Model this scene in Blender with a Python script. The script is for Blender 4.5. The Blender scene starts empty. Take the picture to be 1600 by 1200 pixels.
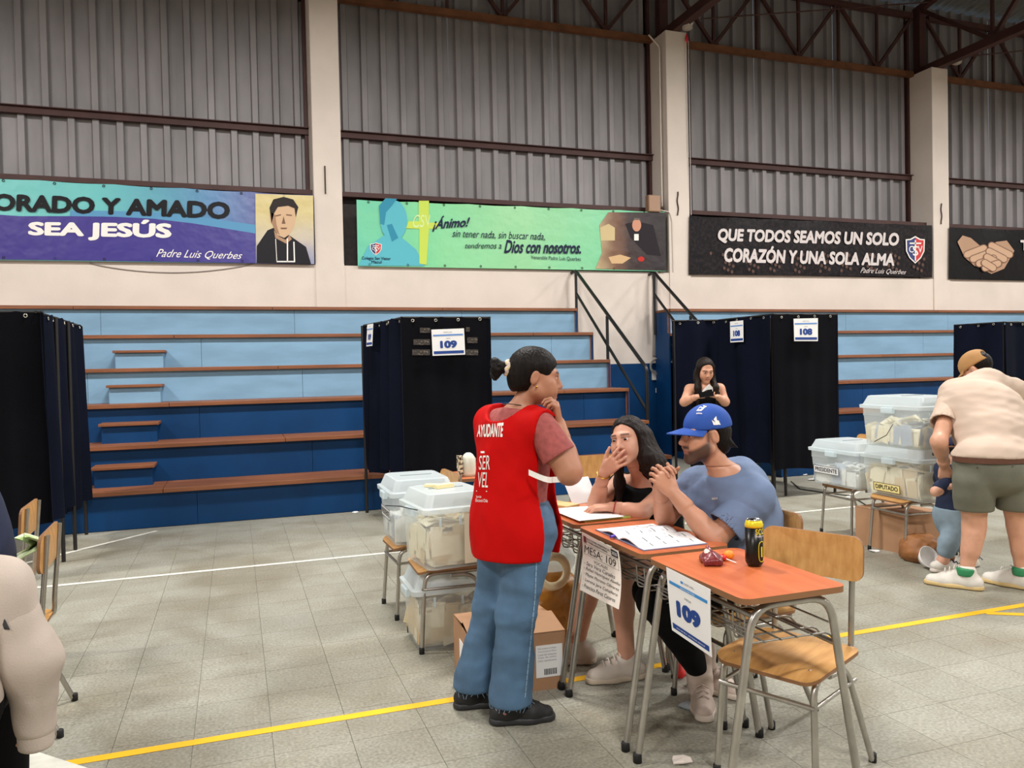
import bpy, bmesh, math, random
import numpy as np
from mathutils import Vector, Matrix
from mathutils.bvhtree import BVHTree
random.seed(7); rng = np.random.default_rng(7)
scn = bpy.context.scene
C = scn.collection
PI = math.pi

# ---------------------------------------------------------------- camera
FPX, YAW, PITCH, ROLL, EYE = 1230.0, 19.39, 1.157, 1.2455, 1.5
_y, _p, _r = (math.radians(v) for v in (YAW, PITCH, ROLL))
cF = np.array([math.sin(_y)*math.cos(_p), math.cos(_y)*math.cos(_p), -math.sin(_p)])
_r0 = np.array([math.cos(_y), -math.sin(_y), 0.0]); _u0 = np.cross(_r0, cF)
cR = math.cos(_r)*_r0 - math.sin(_r)*_u0
cU = math.sin(_r)*_r0 + math.cos(_r)*_u0
cam_d = bpy.data.cameras.new('camera'); cam = bpy.data.objects.new('camera', cam_d); C.objects.link(cam)
cam_d.sensor_width = 36.0; cam_d.lens = 36.0*FPX/1600.0; cam_d.clip_start = 0.05; cam_d.clip_end = 200
cam.matrix_world = Matrix(((cR[0], cU[0], -cF[0], 0), (cR[1], cU[1], -cF[1], 0), (cR[2], cU[2], -cF[2], EYE), (0, 0, 0, 1)))
scn.camera = cam

# ---------------------------------------------------------------- world and light
world = bpy.data.worlds.new('world'); scn.world = world; world.use_nodes = True
world.node_tree.nodes['Background'].inputs[0].default_value = (0.75, 0.85, 1.0, 1)
world.node_tree.nodes['Background'].inputs[1].default_value = 0.3
scn.view_settings.view_transform = 'Standard'; scn.view_settings.look = 'None'
scn.view_settings.exposure = 0.0; scn.view_settings.gamma = 1.0; scn.view_settings.use_curve_mapping = False
LAMP_W = 465.0
LAMPS = [(x, y) for y in (6.2, -2.5) for x in (-5.5, 1.0, 7.5, 14.0, 20.5)]
def lamp_light(x, y, z, w):
    d = bpy.data.lights.new('high_bay_light', 'AREA'); d.shape = 'RECTANGLE'; d.size = 1.5; d.size_y = 0.5
    d.energy = w; d.color = (1.0, 0.975, 0.945)
    o = bpy.data.objects.new('high_bay_light', d); C.objects.link(o); o.location = (x, y, z)
    return o

# ---------------------------------------------------------------- helpers
def at(x, y, Y):
    """photo pixel to a world point standing at depth Y"""
    d = cF + cR*(x-800)/FPX + cU*(600-y)/FPX
    return np.array([0, 0, EYE]) + d*(Y/d[1])
def atz(x, y, z=0.0):
    d = cF + cR*(x-800)/FPX + cU*(600-y)/FPX
    return np.array([0, 0, EYE]) + d*((z-EYE)/d[2])
def lin(c):
    c = [v/255.0 for v in c]
    return tuple(v/12.92 if v <= .04045 else ((v+.055)/1.055)**2.4 for v in c) + (1.0,)
MATS = {}
def mat(name, col, rough=0.6, metal=0.0, var=0.0, vscale=8.0, bump=0.0, bscale=40.0, col2=None, stretch=(1, 1, 1), coat=0.0, spec=0.5, vcol=False, sss=0.0, emit=0.0, detail=4.0, contrast=(0.35, 0.65), island=0.0):
    if name in MATS: return MATS[name]
    m = bpy.data.materials.new(name); m.use_nodes = True; MATS[name] = m
    nt = m.node_tree; b = nt.nodes['Principled BSDF']; L = nt.links.new
    b.inputs['Base Color'].default_value = lin(col); b.inputs['Roughness'].default_value = rough
    b.inputs['Metallic'].default_value = metal; b.inputs['Coat Weight'].default_value = coat
    b.inputs['Specular IOR Level'].default_value = spec
    tc = nt.nodes.new('ShaderNodeTexCoord'); mp = nt.nodes.new('ShaderNodeMapping'); mp.inputs['Scale'].default_value = stretch
    L(tc.outputs['Object'], mp.inputs[0])
    src = None
    if vcol:
        a = nt.nodes.new('ShaderNodeAttribute'); a.attribute_name = 'Col'; src = a.outputs['Color']
    if var > 0 or col2:
        n = nt.nodes.new('ShaderNodeTexNoise'); n.inputs['Scale'].default_value = vscale; n.inputs['Detail'].default_value = detail
        L(mp.outputs[0], n.inputs['Vector'])
        rp = nt.nodes.new('ShaderNodeValToRGB'); rp.color_ramp.elements[0].position = contrast[0]; rp.color_ramp.elements[1].position = contrast[1]
        L(n.outputs['Fac'], rp.inputs[0])
        if col2:
            rp.color_ramp.elements[0].color = lin(col2); rp.color_ramp.elements[1].color = lin(col); src = rp.outputs[0]
        else:
            rp.color_ramp.elements[0].color = (1-var, 1-var, 1-var, 1); rp.color_ramp.elements[1].color = (1, 1, 1, 1)
            mx = nt.nodes.new('ShaderNodeMix'); mx.data_type = 'RGBA'; mx.blend_type = 'MULTIPLY'; mx.inputs[0].default_value = 1.0
            if src is not None: L(src, mx.inputs[6])
            else: mx.inputs[6].default_value = lin(col)
            L(rp.outputs[0], mx.inputs[7]); src = mx.outputs[2]
    if island > 0:
        oi = nt.nodes.new('ShaderNodeObjectInfo'); mr = nt.nodes.new('ShaderNodeMapRange'); mr.inputs[3].default_value = 1-island; mr.inputs[4].default_value = 1.0
        L(oi.outputs['Random'], mr.inputs[0])
        mx = nt.nodes.new('ShaderNodeMix'); mx.data_type = 'RGBA'; mx.blend_type = 'MULTIPLY'; mx.inputs[0].default_value = 1.0
        if src is not None: L(src, mx.inputs[6])
        else: mx.inputs[6].default_value = lin(col)
        L(mr.outputs[0], mx.inputs[7]); src = mx.outputs[2]
    if src is not None: L(src, b.inputs['Base Color'])
    if bump > 0:
        n2 = nt.nodes.new('ShaderNodeTexNoise'); n2.inputs['Scale'].default_value = bscale; n2.inputs['Detail'].default_value = 3
        L(mp.outputs[0], n2.inputs['Vector'])
        bp = nt.nodes.new('ShaderNodeBump'); bp.inputs['Strength'].default_value = bump; bp.inputs['Distance'].default_value = 0.02
        L(n2.outputs['Fac'], bp.inputs['Height']); L(bp.outputs[0], b.inputs['Normal'])
    if sss > 0:
        b.inputs['Subsurface Weight'].default_value = sss; b.inputs['Subsurface Radius'].default_value = (0.012, 0.005, 0.003)
    if emit > 0:
        b.inputs['Emission Color'].default_value = lin(col); b.inputs['Emission Strength'].default_value = emit
    return m

def link(o, parent=None):
    C.objects.link(o)
    if parent is not None: o.parent = parent
    return o
def tag(o, label=None, cat=None, group=None, kind=None):
    if label: o['label'] = label
    if cat: o['category'] = cat
    if group: o['group'] = group
    if kind: o['kind'] = kind
    return o
def empty(name, loc=(0, 0, 0), rz=0.0, label=None, cat=None, group=None, kind=None, parent=None):
    o = bpy.data.objects.new(name, None); link(o, parent); o.location = loc; o.rotation_euler = (0, 0, rz); o.empty_display_size = 0.1
    return tag(o, label, cat, group, kind)

class MB:
    """collects shapes; build() links them as one mesh object"""
    def __init__(s): s.v = []; s.f = []; s.m = []; s.sm = []
    def add(s, vs, fs, mi=0, smooth=False):
        b = len(s.v); s.v += [tuple(map(float, p)) for p in vs]
        s.f += [tuple(b+i for i in f) for f in fs]; s.m += [mi]*len(fs); s.sm += [smooth]*len(fs)
        return s
    def box(s, c, d, rz=0.0, mi=0, bev=0.0, R=None):
        hx, hy, hz = d[0]/2, d[1]/2, d[2]/2
        if bev <= 0:
            vs = [(x, y, z) for x in (-hx, hx) for y in (-hy, hy) for z in (-hz, hz)]
            fs = [(0, 1, 3, 2), (4, 6, 7, 5), (0, 4, 5, 1), (2, 3, 7, 6), (0, 2, 6, 4), (1, 5, 7, 3)]
        else:
            bm = bmesh.new(); bmesh.ops.create_cube(bm, size=1.0)
            for v in bm.verts: v.co = Vector((v.co.x*d[0], v.co.y*d[1], v.co.z*d[2]))
            bmesh.ops.bevel(bm, geom=list(bm.edges), offset=bev, segments=2, affect='EDGES', profile=0.5)
            bm.verts.index_update(); vs = [tuple(v.co) for v in bm.verts]; fs = [tuple(v.index for v in f.verts) for f in bm.faces]; bm.free()
        if R is None:
            ca, sa = math.cos(rz), math.sin(rz); R = ((ca, -sa, 0), (sa, ca, 0), (0, 0, 1))
        R = np.array(R); vs = [R@np.array(p)+np.array(c) for p in vs]
        return s.add(vs, fs, mi)
    def tube(s, pts, r, n=8, mi=0, closed=False, caps=True):
        P = [np.array(p, float) for p in pts]; N = len(P)
        rs = r if hasattr(r, '__len__') else [r]*N
        T = []
        for i in range(N):
            a = P[i-1] if (i > 0 or closed) else P[i]; b = P[(i+1) % N] if (i < N-1 or closed) else P[i]
            t = b-a; T.append(t/(np.linalg.norm(t)+1e-12))
        ref = np.array([0, 0, 1.0]) if abs(T[0][2]) < .9 else np.array([1.0, 0, 0])
        u = np.cross(T[0], ref); u /= np.linalg.norm(u); vs = []
        for i in range(N):
            u = u-T[i]*(u@T[i]); u /= np.linalg.norm(u)+1e-12; w = np.cross(T[i], u)
            for k in range(n):
                a = 2*PI*k/n; vs.append(P[i]+rs[i]*(math.cos(a)*u+math.sin(a)*w))
        fs = []
        for i in range(N if closed else N-1):
            for k in range(n):
                a, b = i*n+k, i*n+(k+1) % n; c2, d = ((i+1) % N)*n+(k+1) % n, ((i+1) % N)*n+k
                fs.append((a, b, c2, d))
        s.add(vs, fs, mi, True)
        if caps and not closed:
            s.add(vs[:n], [tuple(range(n-1, -1, -1))], mi); s.add(vs[-n:], [tuple(range(n))], mi)
        return s
    def lathe(s, prof, n=24, c=(0, 0, 0), mi=0, M=None):
        vs = []
        for (r, z) in prof:
            for k in range(n):
                a = 2*PI*k/n; vs.append((r*math.cos(a), r*math.sin(a), z))
        fs = [(i*n+k, i*n+(k+1) % n, (i+1)*n+(k+1) % n, (i+1)*n+k) for i in range(len(prof)-1) for k in range(n)]
        if prof[0][0] > 1e-4: fs.append(tuple(range(n-1, -1, -1)))
        if prof[-1][0] > 1e-4: fs.append(tuple((len(prof)-1)*n+k for k in range(n)))
        if M is not None: M = np.array(M); vs = [M@np.array(p) for p in vs]
        return s.add([np.array(p)+np.array(c) for p in vs], fs, mi, True)
    def prism(s, poly, o, ux, uy, t, mi=0):
        """polygon in the plane (ux,uy) at o, thickness t along ux x uy"""
        o, ux, uy = (np.array(a, float) for a in (o, ux, uy)); nn = np.cross(ux, uy); nn /= np.linalg.norm(nn); k = len(poly)
        a = [o+ux*p[0]+uy*p[1] for p in poly]; b = [p+nn*t for p in a]
        fs = [tuple(range(k-1, -1, -1)), tuple(range(k, 2*k))]+[(i, (i+1) % k, k+(i+1) % k, k+i) for i in range(k)]
        return s.add(a+b, fs, mi)
    def grid(s, fn, nu, nv, mi=0, smooth=True, thick=0.0):
        P = [[np.array(fn(i/nu, j/nv), float) for j in range(nv+1)] for i in range(nu+1)]
        vs = [p for r in P for p in r]; w = nv+1
        fs = [(i*w+j, (i+1)*w+j, (i+1)*w+j+1, i*w+j+1) for i in range(nu) for j in range(nv)]
        if thick:
            A = np.array(vs).reshape(nu+1, nv+1, 3)
            gu = np.gradient(A, axis=0); gv = np.gradient(A, axis=1); nn = np.cross(gu, gv); nn /= np.linalg.norm(nn, axis=2, keepdims=True)+1e-12
            B = A-nn*thick; s.add(vs, fs, mi, smooth); s.add(list(B.reshape(-1, 3)), [f[::-1] for f in fs], mi, smooth)
            rim = [(i, 0) for i in range(nu+1)]+[(nu, j) for j in range(1, nv+1)]+[(i, nv) for i in range(nu-1, -1, -1)]+[(0, j) for j in range(nv-1, 0, -1)]
            ra = [A[i, j] for i, j in rim]; rb = [B[i, j] for i, j in rim]; k = len(rim)
            return s.add(ra+rb, [(i, k+i, k+(i+1) % k, (i+1) % k) for i in range(k)], mi)
        return s.add(vs, fs, mi, smooth)
    def mesh(s, name):
        me = bpy.data.meshes.new(name); me.from_pydata(s.v, [], s.f)
        if any(s.m): me.polygons.foreach_set('material_index', s.m)
        me.polygons.foreach_set('use_smooth', s.sm); me.update(); return me
    def build(s, name, m, parent=None, loc=None):
        me = s.mesh(name)
        for x in (m if isinstance(m, (list, tuple)) else [m]): me.materials.append(x)
        o = bpy.data.objects.new(name, me); link(o, parent)
        if loc is not None: o.location = loc
        return o
def bent(pts, r=0.06, n=5):
    """polyline with rounded corners"""
    P = [np.array(p, float) for p in pts]; out = [P[0]]
    for i in range(1, len(P)-1):
        a, b, c2 = P[i-1], P[i], P[i+1]
        la, lc = np.linalg.norm(a-b), np.linalg.norm(c2-b); rr = min(r, la*.48, lc*.48)
        p0, p1 = b+(a-b)/la*rr, b+(c2-b)/lc*rr
        for k in range(n+1):
            t = k/n; out.append((1-t)**2*p0+2*t*(1-t)*b+t*t*p1)
    return out+[P[-1]]
def copy_tree(o, parent=None):
    c2 = o.copy(); link(c2)
    c2.parent = parent
    for ch in list(o.children): copy_tree(ch, c2)
    return c2

STEP = [None]
def text_geo(s, weight=0.0, shear=0.0, spacing=1.0):
    """flat lettering: vertices scaled to a unit box, faces and width/height ratio"""
    cu = bpy.data.curves.new('lettering', 'FONT'); cu.body = s; cu.shear = shear; cu.space_character = spacing; cu.resolution_u = 3
    o = bpy.data.objects.new('lettering', cu); C.objects.link(o)
    dg = bpy.context.evaluated_depsgraph_get(); me = bpy.data.meshes.new_from_object(o.evaluated_get(dg))
    v = np.array([p.co[:] for p in me.vertices]); f = [tuple(p.vertices) for p in me.polygons]
    bpy.data.objects.remove(o); bpy.data.curves.remove(cu); bpy.data.meshes.remove(me)
    n_one = len(v)
    if weight > 0:      # heavier strokes: the outline repeated around itself
        w_ = weight*.55; n0 = len(v); vs = [v]; fs = list(f)
        for k in range(8):
            vs.append(v+np.array([w_*math.cos(k*PI/4), w_*math.sin(k*PI/4), 0])); fs += [tuple(i+n0*(k+1) for i in p) for p in f]
        v = np.concatenate(vs); f = fs
    STEP[0] = np.repeat(np.arange(len(v)//n_one), n_one).astype(float)     # each repeat lies a hair above the last
    lo, hi = v.min(0), v.max(0); w = hi-lo
    return (v[:, :2]-lo[:2])/w[:2], f, w[0]/w[1]
def nrm(v): v = np.array(v, float); return v/(np.linalg.norm(v)+1e-12)
def quad_map(uv, q):
    """bilinear map of unit-box points onto four 3-D corners: bottom-left, bottom-right, top-right, top-left"""
    q = [np.array(p, float) for p in q]; u = uv[:, :1]; v = uv[:, 1:2]
    return q[0]*(1-u)*(1-v)+q[1]*u*(1-v)+q[2]*u*v+q[3]*(1-u)*v
def lettering(s, q, m, parent, name='lettering', weight=0.0, shear=0.0, lift=(0, -0.004, 0), base=None, spacing=1.0):
    uv, f, _ = text_geo(s, weight, shear, spacing)
    lf_ = np.array(lift, float); P = quad_map(uv, q)+lf_+STEP[0][:, None]*.00006*nrm(lf_)
    if base is not None: P = P-np.array(base)
    return MB().add(P, f).build(name, m, parent)
# ================================================================ the hall
M_cream = mat('cream plaster', (222, 210, 199), .75, var=.10, vscale=1.3, bump=.06, bscale=25)
M_blue = mat('dark blue paint', (6, 60, 108), .5, spec=.25, var=.22, vscale=2.2, bump=.03, bscale=30)
M_lblue = mat('light blue paint', (128, 166, 194), .5, spec=.3, var=.16, vscale=3.0, bump=.03, bscale=30, stretch=(.5, 1, 2))
M_sheet = mat('galvanised sheet', (146, 142, 143), .55, .3, var=.22, vscale=1.6, stretch=(1.5, 1, .5))
M_rust = mat('brown primer steel', (74, 44, 40), .6, .1, var=.25, vscale=5)
M_rust2 = mat('rusty brown steel', (122, 78, 48), .65, .1, var=.35, vscale=5)
M_dark = mat('dark void brick', (52, 45, 42), .8, var=.4, vscale=14)
M_wood = mat('varnished brown timber', (138, 84, 52), .5, var=.35, vscale=5, stretch=(.35, 3, 3), bump=.05)
M_roof = mat('roof sheet', (120, 124, 124), .5, .4, var=.2)
M_black = mat('black painted steel', (20, 20, 22), .4)
WY, SY = 11.75, 12.35      # plaster plane, sheet plane
X0, X1 = -9.5, 26.0

def floor_mat():
    m = bpy.data.materials.new('terrazzo tile'); m.use_nodes = True; nt = m.node_tree; L = nt.links.new; b = nt.nodes['Principled BSDF']
    g = nt.nodes.new('ShaderNodeNewGeometry'); pos = g.outputs['Position']
    def noise(sc, det, lo, hi, c0, c1, dist=0.0):
        n = nt.nodes.new('ShaderNodeTexNoise'); n.inputs['Scale'].default_value = sc; n.inputs['Detail'].default_value = det; n.inputs['Distortion'].default_value = dist
        L(pos, n.inputs['Vector']); r = nt.nodes.new('ShaderNodeValToRGB')
        r.color_ramp.elements[0].position = lo; r.color_ramp.elements[1].position = hi; r.color_ramp.elements[0].color = c0; r.color_ramp.elements[1].color = c1
        L(n.outputs['Fac'], r.inputs[0]); return r.outputs[0]
    def mul(a, c2):
        mx = nt.nodes.new('ShaderNodeMix'); mx.data_type = 'RGBA'; mx.blend_type = 'MULTIPLY'; mx.inputs[0].default_value = 1
        L(a, mx.inputs[6]); L(c2, mx.inputs[7]); return mx.outputs[2]
    base = noise(75, 8, .32, .70, lin((136, 135, 124)), lin((174, 172, 158)))
    stain = noise(0.9, 6, .36, .56, (.76, .72, .66, 1), (1, 1, 1, 1), 1.2)
    scuff = noise(3.2, 5, .40, .60, (.90, .88, .85, 1), (1, 1, 1, 1), .6)
    v = nt.nodes.new('ShaderNodeTexVoronoi'); v.inputs['Scale'].default_value = 60; L(pos, v.inputs['Vector'])
    sp = nt.nodes.new('ShaderNodeValToRGB'); sp.color_ramp.elements[0].position = .10; sp.color_ramp.elements[1].position = .16
    sp.color_ramp.elements[0].color = (1.32, 1.31, 1.26, 1); sp.color_ramp.elements[1].color = (1, 1, 1, 1); L(v.outputs['Distance'], sp.inputs[0])
    oi = nt.nodes.new('ShaderNodeObjectInfo'); mr = nt.nodes.new('ShaderNodeMapRange'); mr.inputs[3].default_value = .94; mr.inputs[4].default_value = 1.02; L(oi.outputs['Random'], mr.inputs[0])
    c2 = mul(mul(mul(mul(base, stain), scuff), sp.outputs[0]), mr.outputs[0])
    L(c2, b.inputs['Base Color']); b.inputs['Roughness'].default_value = .42; b.inputs['Specular IOR Level'].default_value = .45
    return m
M_floor = floor_mat()
M_joint = mat('tile joint', (134, 131, 120), .8)

floor = MB().box(((X0+X1)/2, 0.0, -.056), (X1-X0, 26, .1)).build('floor', M_joint); tag(floor, 'grey speckled terrazzo floor of the sports hall', None, None, 'structure')
TS = .306
def tile_ok(x, y):      # in front of the bleachers, inside what a camera near here can see
    return y < 8.5
tm = MB()
tm.box((0, 0, -.003), (TS-.002, TS-.002, .006))
tmesh = tm.mesh('tile'); tmesh.materials.append(M_floor)
cells = []
for i in range(-32, 86):
    for j in range(-24, 12):
        x, y = -.2+TS*(i+.5), 5.05+TS*(j+.5)
        if X0 < x < X1 and y < 8.5 and y > -2: cells.append((x, y))
def in_view(x, y):
    d = np.array([x, y, -EYE]); z = d@cF
    if z < .5: return False
    u, v = 800+FPX*(d@cR)/z, 600-FPX*(d@cU)/z
    return -120 < u < 1720 and v < 1300
vis = sorted([c2 for c2 in cells if in_view(*c2)], key=lambda c2: c2[0]**2+c2[1]**2)
for x, y in vis[:300]:
    o = bpy.data.objects.new('tile', tmesh); link(o, floor); o.location = (x, y, 0)
near = set(vis[:300]); rest = MB()
for x, y in cells:
    if (x, y) not in near:
        h = TS/2-.001; rest.add([(x-h, y-h, 0), (x+h, y-h, 0), (x+h, y+h, 0), (x-h, y+h, 0)], [(0, 1, 2, 3)])
o = rest.build('tiles_beyond', M_floor, floor); o['kind'] = 'stuff'
o = MB().box(((X0+X1)/2, -7.6, -.004), (X1-X0, 10.7, .006)).build('tiled_area_behind', M_floor, floor)
M_yl = mat('yellow court paint', (246, 186, 24), .5, var=.12, vscale=6); M_wl = mat('white court paint', (228, 226, 214), .5, var=.2, vscale=9)
LZ = [.0012]
def line(a, b, w, m):
    LZ[0] += .0003
    a, b = np.array(a, float), np.array(b, float); t = (b-a)/np.linalg.norm(b-a); n = np.array([-t[1], t[0]])*w/2
    MB().add([(*(a+n), LZ[0]), (*(a-n), LZ[0]), (*(b-n), LZ[0]), (*(b+n), LZ[0])], [(0, 1, 2, 3)]).build('court_line', m, floor)
line((-6, 3.445), (24, 3.445), .052, M_yl); line((4.12, 3.42), (6.2, 2.2), .05, M_yl)
line((-6, 6.44), (24, 6.44), .05, M_wl); line((-.88, 3.62), (-.40, 3.12), .10, M_wl)
line((-1.9, 7.05), (-.75, 8.3), .05, M_wl); line((6.3, 6.9), (8.2, 8.2), .05, M_wl)

# far wall: plaster band, blue dado, columns, dark louvre strip, corrugated sheets
wall = empty('wall_back', (0, WY, 0), label='far wall of cream plaster, blue dado and grey corrugated sheets', kind='structure')
def wpart(name, mb, m, parent=None):
    for i, p in enumerate(mb.v): mb.v[i] = (p[0], p[1]-WY, p[2])
    return mb.build(name, m, parent or wall)
wpart('plaster_band', MB().box(((X0+X1)/2, WY+.30, (1.53+3.06)/2), (X1-X0, .6, 1.53)), M_cream)
wpart('blue_dado', MB().box(((X0+X1)/2, WY+.30, .765), (X1-X0, .6, 1.53)), M_blue)
wpart('dark_strip', MB().box(((X0+X1)/2, WY+.35, 3.60), (X1-X0, .1, 1.08)), M_dark)
COLX = [-10.57+5.86*k for k in range(7)]          # left edges, width .41
for x in COLX:
    if x < X0 or x > X1: continue
    m2 = MB(); m2.box((x+.205, WY+.29, (3.06+7.15)/2), (.41, .62, 4.09), bev=.012)
    m2.box((x+.205, WY-.008, 2.75), (.41, .03, .66))
    wpart('column', m2, M_cream)
for a, b in zip([X0]+[x+.41 for x in COLX if x > X0], [x for x in COLX if x > X0]+[X1]):
    if b-a < .3: continue
    wpart('sill_beam', MB().box(((a+b)/2, WY+.2, 4.14), (b-a, .12, .07)), M_rust)
    wpart('girt', MB().box(((a+b)/2, SY-.07, 5.12), (b-a, .10, .085)).box(((a+b)/2, SY-.10, 5.17), (b-a, .14, .012)), M_rust)
    wpart('edge_channel', MB().box((b-.03, SY-.05, 6.2), (.05, .08, 4.1)), M_rust)
    n = int(round((b-a)/.98)); w = (b-a)/n
    for k in range(n):               # each sheet has three raised ribs
        xs = a+k*w; prof = [(0, 0)]
        for q in range(3):
            c0 = (q+.5)*w/3; prof += [(c0-.058, 0), (c0-.040, .065), (c0+.040, .065), (c0+.058, 0)]
        prof.append((w, 0)); sh = MB(); vs = []; off = .006*(k % 2)
        for (px, py) in prof: vs += [(xs+px, SY-py+off, 4.10), (xs+px, SY-py+off, 8.6)]
        sh.add(vs, [(2*i, 2*i+2, 2*i+3, 2*i+1) for i in range(len(prof)-1)])
        wpart('corrugated_sheet', sh, M_sheet)
for x in COLX:                       # the sheets go on behind the column heads
    if X0 < x < X1: wpart('corrugated_sheet', MB().box((x+.205, SY+.012, 7.85), (.62, .012, 1.5)), M_sheet)
# the other walls, plain
for nm, c2, d in (('wall_left', (X0-.1, 0, 4.5), (.2, 25, 9)), ('wall_right', (X1+.1, 0, 4.5), (.2, 25, 9)), ('wall_front', ((X0+X1)/2, -12.4, 4.5), (X1-X0, .2, 9))):
    o = MB().box(c2, d).build(nm, M_cream); tag(o, 'plain cream side wall of the hall '+nm.split('_')[1], None, None, 'structure')

# roof: sheets on purlins, cross trusses over the columns, long trusses between them
ceil = empty('ceiling', (0, 0, 8.3), label='corrugated metal roof on brown steel trusses', kind='structure')
def cpart(name, mb, m):
    for i, p in enumerate(mb.v): mb.v[i] = (p[0], p[1], p[2]-8.3)
    return mb.build(name, m, ceil)
RS = math.tan(math.radians(11))
def roofz(y): return 8.62+(12.5-abs(y))*RS
for sgn in (1, -1):
    xs = X0
    while xs < X1:
        sh = MB(); vs = []; nn = 12
        for k in range(nn+1):
            x = xs+k*1.0/nn; dz = .03*(k % 2)
            vs += [(x, sgn*12.5, roofz(12.5)+dz), (x, 0, roofz(0)+dz)]
        sh.add(vs, [(2*i, 2*i+2, 2*i+3, 2*i+1) for i in range(nn)])
        cpart('roof_sheet', sh, M_roof); xs += 1.0
for y in (-11, -9.2, -7.4, -5.6, -3.8, -2, -.3, 1.5, 3.3, 5.1, 6.9, 8.7, 10.4):
    cpart('purlin', MB().box(((X0+X1)/2, y, roofz(y)-.06), (X1-X0, .06, .10)), M_rust)
def bar(a, b, w=.06, m=None, name='truss_bar'):
    a, b = np.array(a, float), np.array(b, float); t = b-a; L_ = np.linalg.norm(t); t /= L_
    ref = np.array([0, 0, 1.0]) if abs(t[2]) < .95 else np.array([0, 1.0, 0]); u = np.cross(t, ref); u /= np.linalg.norm(u); v = np.cross(u, t)
    R = np.stack([t, u, v], 1); cpart(name, MB().box((a+b)/2, (L_, w, w), R=R), m or M_rust)
for x in COLX:
    if x < X0: continue
    xc = x+.205
    bar((xc, 12.3, 7.22), (xc, -12.3, 7.22), .15, name='truss_chord'); bar((xc, 12.3, 8.45), (xc, 0, roofz(0)-.2), .12, name='truss_chord'); bar((xc, -12.3, 8.45), (xc, 0, roofz(0)-.2), .12, name='truss_chord')
    bar((xc, 12.2, 7.2), (xc, 12.2, 8.5), .16, name='truss_post')
    ys = [12.2, 10.6, 8.9, 7.2, 5.4, 3.6, 1.8, 0]
    for sgn in (1, -1):
        for i in range(len(ys)-1):
            ya, yb = ys[i], ys[i+1]; top = lambda y: roofz(y)-.2
            if i % 2 == 0: bar((xc, sgn*ya, top(ya)), (xc, sgn*yb, 7.25), .07)
            else: bar((xc, sgn*ya, 7.25), (xc, sgn*yb, top(yb)), .07)
            if i: bar((xc, sgn*ya, 7.25), (xc, sgn*ya, top(ya)), .05)
for a, b in zip([x+.41 for x in COLX[:-1]], COLX[1:]):
    if b < X0: continue
    lo = max(a, X0)
    bar((lo, 12.2, 7.16), (b, 12.2, 7.16), .10, M_rust2, 'truss_chord'); bar((lo, 12.2, 8.32), (b, 12.2, 8.32), .10, name='truss_chord')
    nodes = [a+.85+k*.93 for k in range(5)]
    for k, x in enumerate(nodes):
        bar((x, 12.2, 7.18), (x, 12.2, 8.32), .045)
        if k % 2 == 0:
            bar((x, 12.2, 7.2), (x-.9, 12.2, 8.3), .055); bar((x, 12.2, 7.2), (x+.9, 12.2, 8.3), .055)
    cpart('tie_rod', MB().tube([(lo+.2, 11.6, 7.35), (b-.2, 11.6, 8.3)], .012, 6), M_rust)
# high-bay lamps hung under the trusses (they light the hall; all hang out of the picture)
M_lampw = mat('lamp diffuser', (255, 246, 232), .4, emit=6.0)
M_lampw.cycles.emission_sampling = 'NONE'
M_lampb = mat('lamp housing', (200, 200, 198), .4)
for i, (x, y) in enumerate(LAMPS):
    e = empty('high_bay_lamp', (x, y, 6.95), label='white strip lamp under the roof, %s in the row %s' % (('first', 'second', 'third', 'fourth', 'fifth')[i % 5], ('nearer the far wall', 'behind the camera')[i//5]), cat='lamp', group='strip lamps under the roof')
    MB().box((0, 0, .07), (1.6, .5, .08)).build('housing', M_lampb, e)
    for hx in (-.6, .6): MB().tube([(hx, 0, .1), (hx, 0, .42)], .008, 5).build('hanger', M_lampb, e)
    MB().box((0, 0, .02), (1.5, .44, .02)).build('diffuser', M_lampw, e)
    l = lamp_light(0, 0, -.02, LAMP_W); l.parent = e

# ---------------------------------------------------------------- bleachers
NY, RD = 8.47, .55
RZ = [.385, .785, 1.195, 1.595, 2.01, 2.41]
def bleacher(xa, xb, label, joints):
    e = empty('bleacher', (xa, NY, 0), label=label, cat='bleacher', group='stepped bleachers along the far wall')
    def bp(name, mb, m, parent=None):
        for i, p in enumerate(mb.v): mb.v[i] = (p[0]-xa, p[1]-NY, p[2])
        return mb.build(name, m, parent or e)
    zp = 0.0
    for k in range(6):
        y = NY+RD*k; z = RZ[k]; m = M_blue if k < 3 else M_lblue
        js = [xa]+[j for j in joints[k % 2] if xa < j < xb]+[xb]
        for a, b in zip(js[:-1], js[1:]):
            bp('riser_panel', MB().box(((a+b)/2, y+.07, (zp+z)/2-.02), (b-a-.004, .03, z-zp-.04)), m)
        js = [xa]+[j+.9 for j in joints[(k+1) % 2] if xa < j+.9 < xb]+[xb]
        d = RD+.05 if k < 5 else .5
        for a, b in zip(js[:-1], js[1:]):
            bp('tread_plank', MB().box(((a+b)/2, y+d/2, z-.022), (b-a-.004, d, .044), bev=.004), M_wood)
        for xe in (xa, xb):
            bp('end_panel', MB().box((xe, y+.25, z/2-.025), (.024, min(RD-.04, .44), z-.05)), M_blue)
            if k >= 2: bp('end_trim', MB().box((xe, y+.05, (zp+z)/2), (.045, .03, z-zp)), M_wood)
        zp = z
    return e, bp
bl1, bp1 = bleacher(X0+.05, 5.05, 'long bleacher block left of the handrails, dark blue below and light blue above', [[-7.6, -5.2, -2.8, -.39, 2.0, 4.4], [-6.4, -4.0, -1.6, .8, 3.2]])
bl2, bp2 = bleacher(6.70, X1-.05, 'bleacher block right of the handrails behind booth 108', [[9.1, 11.5, 13.9, 16.3, 18.7, 21.1, 23.5], [7.9, 10.3, 12.7, 15.1, 17.5, 19.9]])
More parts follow.
